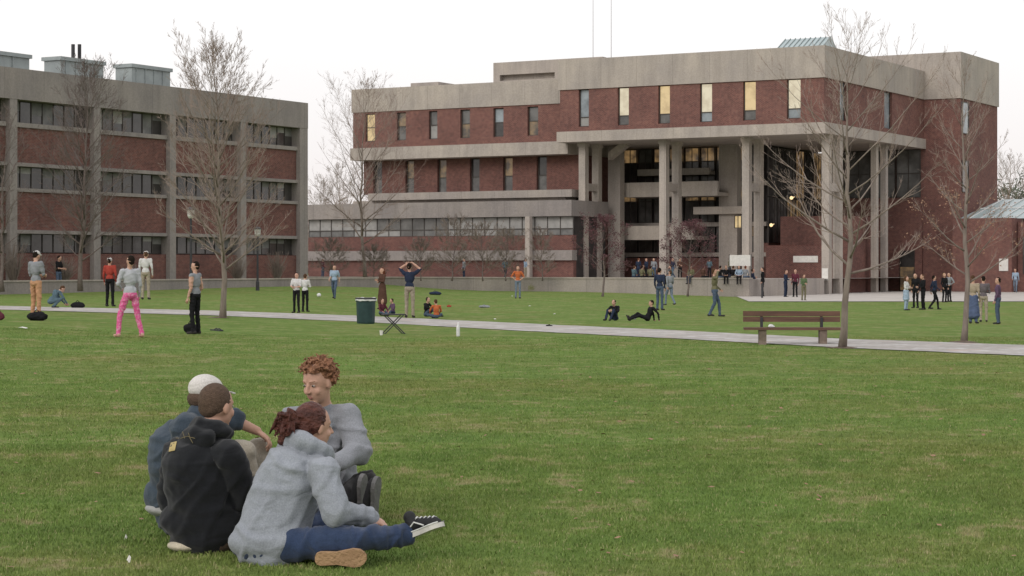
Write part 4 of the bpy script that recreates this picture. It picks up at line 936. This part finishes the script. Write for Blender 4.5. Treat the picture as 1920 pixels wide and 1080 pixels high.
tree(683,500,125,100,clear=.17,n1=36,ang=50,seed=18,tr=.0085,dens=1.2,label='tall bare tree between the buildings',twigr=.007,up=.16,gain=1.25,loc=Vector(((683-960)/F*152,152,.5)))
tree(5,530,170,60,clear=.12,n1=26,ang=45,seed=21,mats=('bark_d','bark_d'),tr=.010,label='bare tree by the classroom building',twigr=.007,loc=Vector(((2-960)/F*101,101,.3)))
tree(1130,556,398,52,clear=.25,n1=18,ang=55,seed=24,mats=('bark_d','twig_r'),tr=.014,label='small purple-leaved tree at the lawn edge',leaf='leaf_r',nleaf=2600,leafz=(.3,1),twigr=.007,leafs=.09,name='small_tree')
tree(1290,556,412,55,clear=.25,n1=18,ang=58,seed=27,mats=('bark_d','twig_r'),tr=.014,label='small reddish tree beside the terrace wall',leaf='leaf_r',nleaf=3600,leafz=(.3,1),twigr=.007,leafs=.09,name='small_tree')
for i,(px,ty,rp,yy) in enumerate(((848,400,42,141),(905,410,50,141),(948,425,35,142),(1018,420,30,143),(620,440,40,150),(790,440,35,143),(700,455,35,146))):
    tree(px,520,ty,rp,clear=.08,n1=26,ang=55,seed=30+i,tr=.012,label='small bare ornamental tree on the terrace',twigr=.010,loc=Vector(((px-960)/F*yy,yy,.55)),name='small_tree',mats=('bark_d','bark'),dens=1.2)
for i,(px,ty,rp,yy) in enumerate(((1895,270,60,260),(1935,300,70,240),(600,330,60,230),(640,300,70,240))):
    tree(px,500,ty,rp,clear=.1,n1=26,ang=45,seed=50+i,tr=.012,label='distant bare woodland tree',twigr=.014,loc=Vector(((px-960)/F*yy,yy,-.3)),mats=('twig','wood_far'))
for i,(px,w_,h_) in enumerate(((25,60,70),(70,50,50),(120,70,45),(250,60,30),(445,60,45),(520,50,50))):
    g=L.w(2.0,L.fy(px,2.0),.66); r=root('bare_shrub',g,'leafless shrub in the bed by the classroom building','shrub',group='shrubs along the classroom wall'); b=MB(); rg=random.Random(i+70); s=g.y/F
    for k in range(150):
        a=rg.uniform(0,6.28); rad_=rg.random()*w_*.45*s; h=h_*s*rg.uniform(.5,1.1); p0=Vector((math.cos(a)*.12,math.sin(a)*.12,-.02)); p1=Vector((math.cos(a)*rad_*.6,math.sin(a)*rad_*.6,h*.55)); p2=Vector((math.cos(a+.3)*rad_*1.2,math.sin(a+.3)*rad_*1.2,h)); b.tube([p0,p1,p2],[.014,.010,.006],3)
    b.make('stems',[M['bark']],r)
# far wood
def clump(name,specs,mat,label,size,n,seed):
    rg=np.random.default_rng(seed); V=[];Fs=[]
    for (cx,cy,cz,rx,ry,rz) in specs:
        m=int(n*rx*rz); d=rg.normal(size=(m,3)); d/=np.linalg.norm(d,axis=1)[:,None]; rad=rg.random(m)**.4; p=d*rad[:,None]*np.array([rx,ry,rz])*(1+.25*np.sin(d[:,0:1]*7+d[:,2:3]*9))+np.array([cx,cy,cz])
        a=rg.normal(size=(m,3)); a/=np.linalg.norm(a,axis=1)[:,None]; c=np.cross(a,rg.normal(size=(m,3))); c/=np.linalg.norm(c,axis=1)[:,None]; z=(size*rg.uniform(.5,1.4,m))[:,None]
        q=np.stack([p,p+a*z+c*z*.15,p+a*z*2,p+a*z-c*z*.15],1).reshape(-1,3); o=len(V); V+=q.tolist(); Fs+=[(o+4*i,o+4*i+1,o+4*i+2,o+4*i+3) for i in range(m)]
    b=MB(); b.v=[tuple(x) for x in V]; b.f=Fs; b.m=[0]*len(Fs); ob=b.make(name,[mat]); ob['kind']='stuff'; ob['label']=label; ob['category']='woodland'; return ob
rg=random.Random(3)
clump('woodland',[((px-960)/F*yy,yy,h*.5-1,9,6,h*.55) for px,yy,h in[(560+i*28,300+rg.uniform(-20,30),rg.uniform(8,11)) for i in range(9)]],M['wood_far'],'pale leafless woodland beyond the buildings',.7,60,1)
clump('evergreen_wood',[((px-960)/F*yy,yy,h*.5-1,5,5,h*.55) for px,yy,h in[(1895+i*35,280,rg.uniform(11,15)) for i in range(5)]],M['leaf_g'],'dark evergreen trees behind the annex',.55,120,2)
clump('flower_shrub',[(float(gp(996,547).x),gp(996,547).y,.0,.25,.25,.22)],M['leaf_y'],'small yellow-green shrub by the wall',.04,9000,3)

# ------------------------------------------------------------------ STREET FURNITURE
g=gp(1486,646); s=g.y/F; bn=root('park_bench',g,'brown slatted bench on sturdy brown legs beside the path','bench',math.radians(-4)); Wd=182*s
zs=.33; zb=.64
b=MB()
for i in range(3): b.box(-Wd/2,Wd/2,-.22+i*.15,-.22+i*.15+.125,zs-.045,zs)
b.make('seat',[M['wood']],bn)
b=MB(); b.box(-Wd/2,Wd/2,.275,.315,zs+.10,zs+.20); b.box(-Wd/2,Wd/2,.295,.335,zb-.10,zb); b.make('backrest',[M['wood']],bn)
for x in(-.58,.58):
    b=MB(); pr=[(-.20,0),(.24,0),(.20,.10),(.19,zs-.046),(-.18,zs-.046),(-.16,.10)]
    v=[(x-.07,a,c-.03) for a,c in pr]+[(x+.07,a,c-.03) for a,c in pr]; v=[(a,bb,c if c<.2 else zs-.046) for a,bb,c in v]; n=6
    b.add(v,[tuple(range(n)),tuple(reversed(range(n,2*n)))]+[(i,i+n,(i+1)%n+n,(i+1)%n) for i in range(n)]); b.make('leg',[M['leg']],bn)
    b=MB(); b.box(x-.025,x+.025,.24,.274,zs-.06,zb-.12); b.box(x-.025,x+.025,.336,.36,zs-.02,zb-.02);b.box(x-.024,x+.024,.2,.36,zs-.08,zs-.05); b.make('bracket',[M['steel']],bn)
o_=soft('paper_bag',[E_(g+Vector((-.42,-.05,zs+.025)),(.07,.05,.028)),C_(g+Vector((-.45,-.05,zs+.03)),g+Vector((-.42,-.05,zs+.06)),.02,.010)],.008,1,{'s':M['white']},None,.016,24)
top(o_,'crumpled white paper bag resting on the bench seat','bag')
# trash can
g=gp(686,607); tc_=root('litter_bin',g,'dark teal round litter bin with white liner showing','bin'); b=MB()
n=24
def ringp(r_,z): return [Vector((math.cos(2*math.pi*i/n)*r_*(1.0 if (i%2) else .975),math.sin(2*math.pi*i/n)*r_*(1.0 if (i%2) else .975),z)) for i in range(n)]
def lathe(b,prof,m=0):
    v=[];f=[]
    for r_,z in prof: v+=ringp(r_,z)
    for i in range(len(prof)-1):
        for j in range(n): k=(j+1)%n; f.append((i*n+j,i*n+k,(i+1)*n+k,(i+1)*n+j))
    f.append(tuple(reversed(range(n)))); f.append(tuple((len(prof)-1)*n+j for j in range(n))); b.add(v,f,m)
lathe(b,[(.235,0),(.25,.04),(.27,.6),(.285,.62),(.285,.66)]); b.make('bin_body',[M['can']],tc_)
b=MB(); lathe(b,[(.287,.635),(.294,.645),(.292,.672),(.26,.70),(.20,.715),(.14,.69)]); lb2=b.make('liner_bag',[M['white']],tc_)
for v in lb2.data.vertices: v.co.z+=noise.noise(v.co*11)*.06; v.co.x*=1+noise.noise(v.co*9)*.06
b=MB(); lathe(b,[(.289,.675),(.297,.68),(.297,.715),(.285,.72)]); b.make('rim',[M['steel']],tc_)
# folding stool
g=gp(738,626); st=root('folding_stool',g,'low folding stool with dark metal frame','stool',.3); s=g.y/F
b=MB(); b.box(-.26,.26,-.14,.14,.43,.455); b.make('seat',[M['steel']],st)
b=MB()
for y in(-.13,.13):
    b.tube([Vector((-.24,y,0)),Vector((.2,y,.43))],[.013]*2,6); b.tube([Vector((.24,y+.02,0)),Vector((-.2,y+.02,.43))],[.013]*2,6)
b.tube([Vector((-.24,-.13,.01)),Vector((-.24,.13,.01))],[.012]*2,6); b.tube([Vector((.24,-.11,.01)),Vector((.24,.15,.01))],[.012]*2,6); b.make('leg_frame',[M['steel']],st)
# bottle
g=gp(859,631); b=MB(); n=14; lathe(b,[(.038,0),(.040,.03),(.040,.19),(.034,.23),(.016,.28),(.016,.31)]); top(b.make('water_bottle',[M['white']],loc=g,smooth=True),'white plastic bottle standing on the grass','bottle')
n=14; g=gp(715,629); b=MB(); lathe(b,[(.03,0),(.04,.1),(.042,.11)]); top(b.make('paper_cup',[M['paper']],loc=g),'small white paper cup on the grass','cup')
g=gp(598,557); b=MB(); v,f=ell_mesh((0,0,.10),(.11,.11,.10),I3,18,12); b.add(v,f); top(b.make('football',[M['white']],loc=g,smooth=True),'white ball lying on the grass','ball')
def bag(px,py,w_,h_,c,lab):
    g=gp(px,py); s=g.y/F; a=w_*s/2; h=h_*s
    pr=[E_(g+Vector((0,0,h*.42)),(a,a*.6,h*.5)),E_(g+Vector((a*.4,-.02,h*.3)),(a*.5,a*.5,h*.32)),C_(g+Vector((-a*.3,0,h*.8)),g+Vector((a*.25,0,h*.85)),h*.1,h*.1)]
    o=soft('backpack',pr,.018,1,{'s':cloth(CC[c])},None,.02,12,org=g); o.location=g
    top(o,lab,'bag')
    b=MB(); b.tube([Vector((-a*.3,0,h*.85)),Vector((-.05*a,-.02,h*1.15)),Vector((a*.25,0,h*.85))],[.012]*3,5); b.make('strap',[cloth(CC[c])],o)
bag(70,601,40,18,'black','black bag lying on the grass'); bag(146,578,28,13,'black','black bag on the grass'); bag(0,600,18,16,'maroon','dark red bag on the grass')
bag(358,624,30,20,'black','black shoulder bag on the grass'); bag(816,553,24,7,'navy','dark bag lying flat on the grass'); bag(908,577,22,5,'grey','grey jacket dropped on the grass')
bag(842,576,10,4,'red','small red bag on the grass'); bag(1188,599,12,8,'grey','pale bag beside people on the grass'); bag(1030,613,14,4,'black','dark wallet-like bag at the path edge')
def litter(px,py,w_,c='paper'):
    g=gp(px,py); r_=w_*g.y/F/2; b=MB(); rg=random.Random(int(px)); k=8
    v=[(math.cos(i*.785)*r_*rg.uniform(.6,1),math.sin(i*.785)*r_*rg.uniform(.6,1.2),rg.uniform(.01,.04)) for i in range(k)]+[(0,0,.05)]
    b.add(v,[(i,(i+1)%k,8) for i in range(k)]); top(b.make('scrap_paper',[M[c]],loc=g),'scrap of pale paper on the grass','litter')
for a in((993,575,8),(960,556,6),(928,600,8),(42,617,24),(1040,590,6),(242,1064,10),(236,1022,7)): litter(*a)
# fallen dead leaves scattered over the turf
rg=random.Random(77); b=MB()
for i in range(420):
    y=rg.uniform(9.8,34); x=rg.uniform(-1,1)*(y*.26+.4); c=Vector((x,y,float(ter(x,y))+.022)); s=rg.uniform(.012,.032); a=rg.uniform(0,6.28)
    u=Vector((math.cos(a),math.sin(a),rg.uniform(-.3,.3)))*s; v_=Vector((-math.sin(a),math.cos(a),rg.uniform(-.4,.4)))*s*.6
    b.add([c-u,c+v_,c+u,c-v_],[(0,1,2,3)])
fl=b.make('fallen_leaves',[M['leaf_b']]); fl['kind']='stuff'; fl['label']='small dry brown leaves scattered on the lawn'; fl['category']='leaves'
for px,py in((403,620),(412,621)):
    g=gp(px,py); b=MB(); b.box(-.05,.05,-.11,.11,.0,.03); b.tube([Vector((-.05,-.03,.03)),Vector((0,-.06,.06)),Vector((.05,-.03,.03))],[.012]*3,5); o=b.make('sandal',[M['steel']],loc=g); o.rotation_euler=(0,0,px); top(o,'dark sandal lying on the grass','shoe')
def lamp(px,yy,toppy):
    global n
    g=Vector(((px-960)/F*yy,yy,0)); g.z=float(ter(g.x,g.y)); H=CH+(HY-toppy)/F*yy-g.z
    r=root('street_lamp',g,'dark post lamp with lantern head','street lamp'); b=MB(); b.tube([Vector((0,0,0)),Vector((0,0,.5)),Vector((0,0,.55)),Vector((0,0,H-.55))],[.11,.10,.065,.05],10); b.make('post',[M['steel']],r)
    n=12; b=MB(); lathe(b,[(.1,H-.55),(.17,H-.45),(.19,H-.15)]); b.make('lantern',[M['globe']],r); b=MB(); lathe(b,[(.24,H-.15),(.2,H-.08),(.06,H)]); b.make('lamp_cap',[M['steel']],r)
lamp(358,98,388); lamp(483,116,425)
g=gp(1429,560); b=MB(); b.tube([Vector((0,0,0)),Vector((0,0,1.0))],[.06,.06],8); top(b.make('bollard',[M['steel']],loc=g),'dark bollard at the plaza edge','bollard')
for px,py in((1583,653),(410,596),(1808,642)):
    g=gp(px,py); b=MB(); k=20; rg=random.Random(px); R0=.34
    v=[(math.cos(i/k*6.283)*R0*rg.uniform(.8,1.2),math.sin(i/k*6.283)*R0*rg.uniform(.8,1.2),.006) for i in range(k)]+[(0,0,.04)]
    b.add(v,[(i,(i+1)%k,k) for i in range(k)]); o=b.make('mulch_ring',[M['mulch']],loc=g); o['kind']='structure'; o['label']='bare earth ring around tree trunk'; o['category']='ground'

# ------------------------------------------------------------------ GRASS BLADES
lox=np.array([p[0] for p in lo_],float); loy=np.array([p[1] for p in lo_],float)
upx=np.array([p[0] for p in up],float); upy=np.array([p[1] for p in up],float)
def blades(nb,Y0,Y1,w,h,seed):
    rg=np.random.default_rng(seed); y=np.sqrt(rg.uniform(Y0**2,Y1**2,nb)); x=rg.uniform(-1,1,nb)*(y*.262+.9)
    px=960+F*x/y; z=ter(x,y); py=HY+F*(CH-z)/y
    lo2=np.interp(px,lox,loy); up2=np.interp(px,upx,upy); keep=(py>lo2+1)|(py<up2-1)
    x,y,z=x[keep],y[keep],z[keep]; nb=len(x)
    cl=.5+.5*np.sin(x*2.1+np.sin(y*1.7)*2)*np.sin(y*1.3+np.sin(x*2.7)*1.5)
    c2=np.sin(x*9.3+np.sin(y*7.1)*2)*np.sin(y*6.7+np.sin(x*8.9)*2)
    hh=h*rg.uniform(.45,1.2,nb)*(.7+.35*cl+.25*c2); ww=w*rg.uniform(.7,1.3,nb)
    az=rg.uniform(0,2*np.pi,nb); la=rg.uniform(.2,1.0,nb)*hh; oz=rg.uniform(0,2*np.pi,nb)
    dx,dy=np.cos(az),np.sin(az); cx,cy=np.cos(oz)*ww/2,np.sin(oz)*ww/2
    P=np.empty((nb,5,3)); P[:,0]=np.stack([x-cx,y-cy,z-.003],-1); P[:,1]=np.stack([x+cx,y+cy,z-.003],-1)
    P[:,2]=np.stack([x+cx*.8+dx*la*.3,y+cy*.8+dy*la*.3,z+hh*.6],-1); P[:,3]=np.stack([x-cx*.8+dx*la*.3,y-cy*.8+dy*la*.3,z+hh*.6],-1)
    P[:,4]=np.stack([x+dx*la,y+dy*la,z+hh*.9],-1); return P,rg.random(nb)
Ps=[];Rs=[]
for a in((320000,9.0,17,.0040,.024,1),(180000,17,27,.0065,.022,2),(90000,27,44,.011,.020,3)):
    p_,r_=blades(*a); Ps.append(p_); Rs.append(r_)
P=np.concatenate(Ps); rn=np.concatenate(Rs); nb=len(P)
me=bpy.data.meshes.new('grass'); me.vertices.add(nb*5); me.vertices.foreach_set('co',P.ravel().astype(np.float32))
base=np.arange(nb)*5; li=np.stack([base,base+1,base+2,base+3,base+3,base+2,base+4],1).ravel()
me.loops.add(nb*7); me.loops.foreach_set('vertex_index',li.astype(np.int32)); me.polygons.add(nb*2)
ls=np.stack([np.arange(nb)*7,np.arange(nb)*7+4],1).ravel(); me.polygons.foreach_set('loop_start',ls.astype(np.int32))
me.update(calc_edges=True)
at=me.attributes.new('rnd','FLOAT','POINT'); at.data.foreach_set('value',np.repeat(rn,5).astype(np.float32))
me.materials.append(mk_blade()); go=bpy.data.objects.new('grass',me); COL.objects.link(go); go['kind']='stuff'; go['label']='short mown grass blades covering the lawn'; go['category']='grass'

# ------------------------------------------------------------------ LIGHT / SKY / CAMERA
wd=bpy.data.worlds.new('World'); scn.world=wd; wd.use_nodes=True; nt=wd.node_tree; bg=nt.nodes['Background']
sk=N(nt,'ShaderNodeTexSky',sky_type='NISHITA'); sk.sun_disc=False; sk.sun_elevation=math.radians(28); sk.sun_rotation=math.radians(215)
tc=N(nt,'ShaderNodeTexCoord'); sp=N(nt,'ShaderNodeSeparateXYZ'); nt.links.new(tc.outputs['Generated'],sp.inputs[0])
c=ramp(nt,sp.outputs[2],[(.0,(9.1,8.4,8.3)),(.05,(9.9,9.45,9.35)),(.11,(10.8,10.6,10.5)),(1,(11.0,11.0,11.3))])
nz=noise_n(nt,tc.outputs['Generated'],3,4,.5); c=mixc(nt,1.0,c,ramp(nt,nz,[(.3,(.97,.97,.98)),(.7,(1.02,1.01,1.0))]),'MULTIPLY')
mx=mixc(nt,.95,sk.outputs[0],c); nt.links.new(mx,bg.inputs[0]); bg.inputs[1].default_value=.1
sd=bpy.data.lights.new('sun','SUN'); sd.energy=1.2; sd.angle=math.radians(28); sd.color=(1,.95,.88); so=bpy.data.objects.new('sun',sd); COL.objects.link(so)
dv=Vector((.55,.80,-.50)).normalized(); so.rotation_euler=dv.to_track_quat('-Z','Y').to_euler()
cam=bpy.data.cameras.new('camera'); co=bpy.data.objects.new('camera',cam); COL.objects.link(co); co.location=(0,0,CH); co.rotation_euler=(math.radians(90),0,0)
cam.sensor_width=36; cam.lens=36*F/1920; cam.shift_y=-40/1920; cam.clip_end=8000; cam.clip_start=.1; scn.camera=co
scn.view_settings.view_transform='Standard'; scn.view_settings.look='None'; scn.view_settings.exposure=0
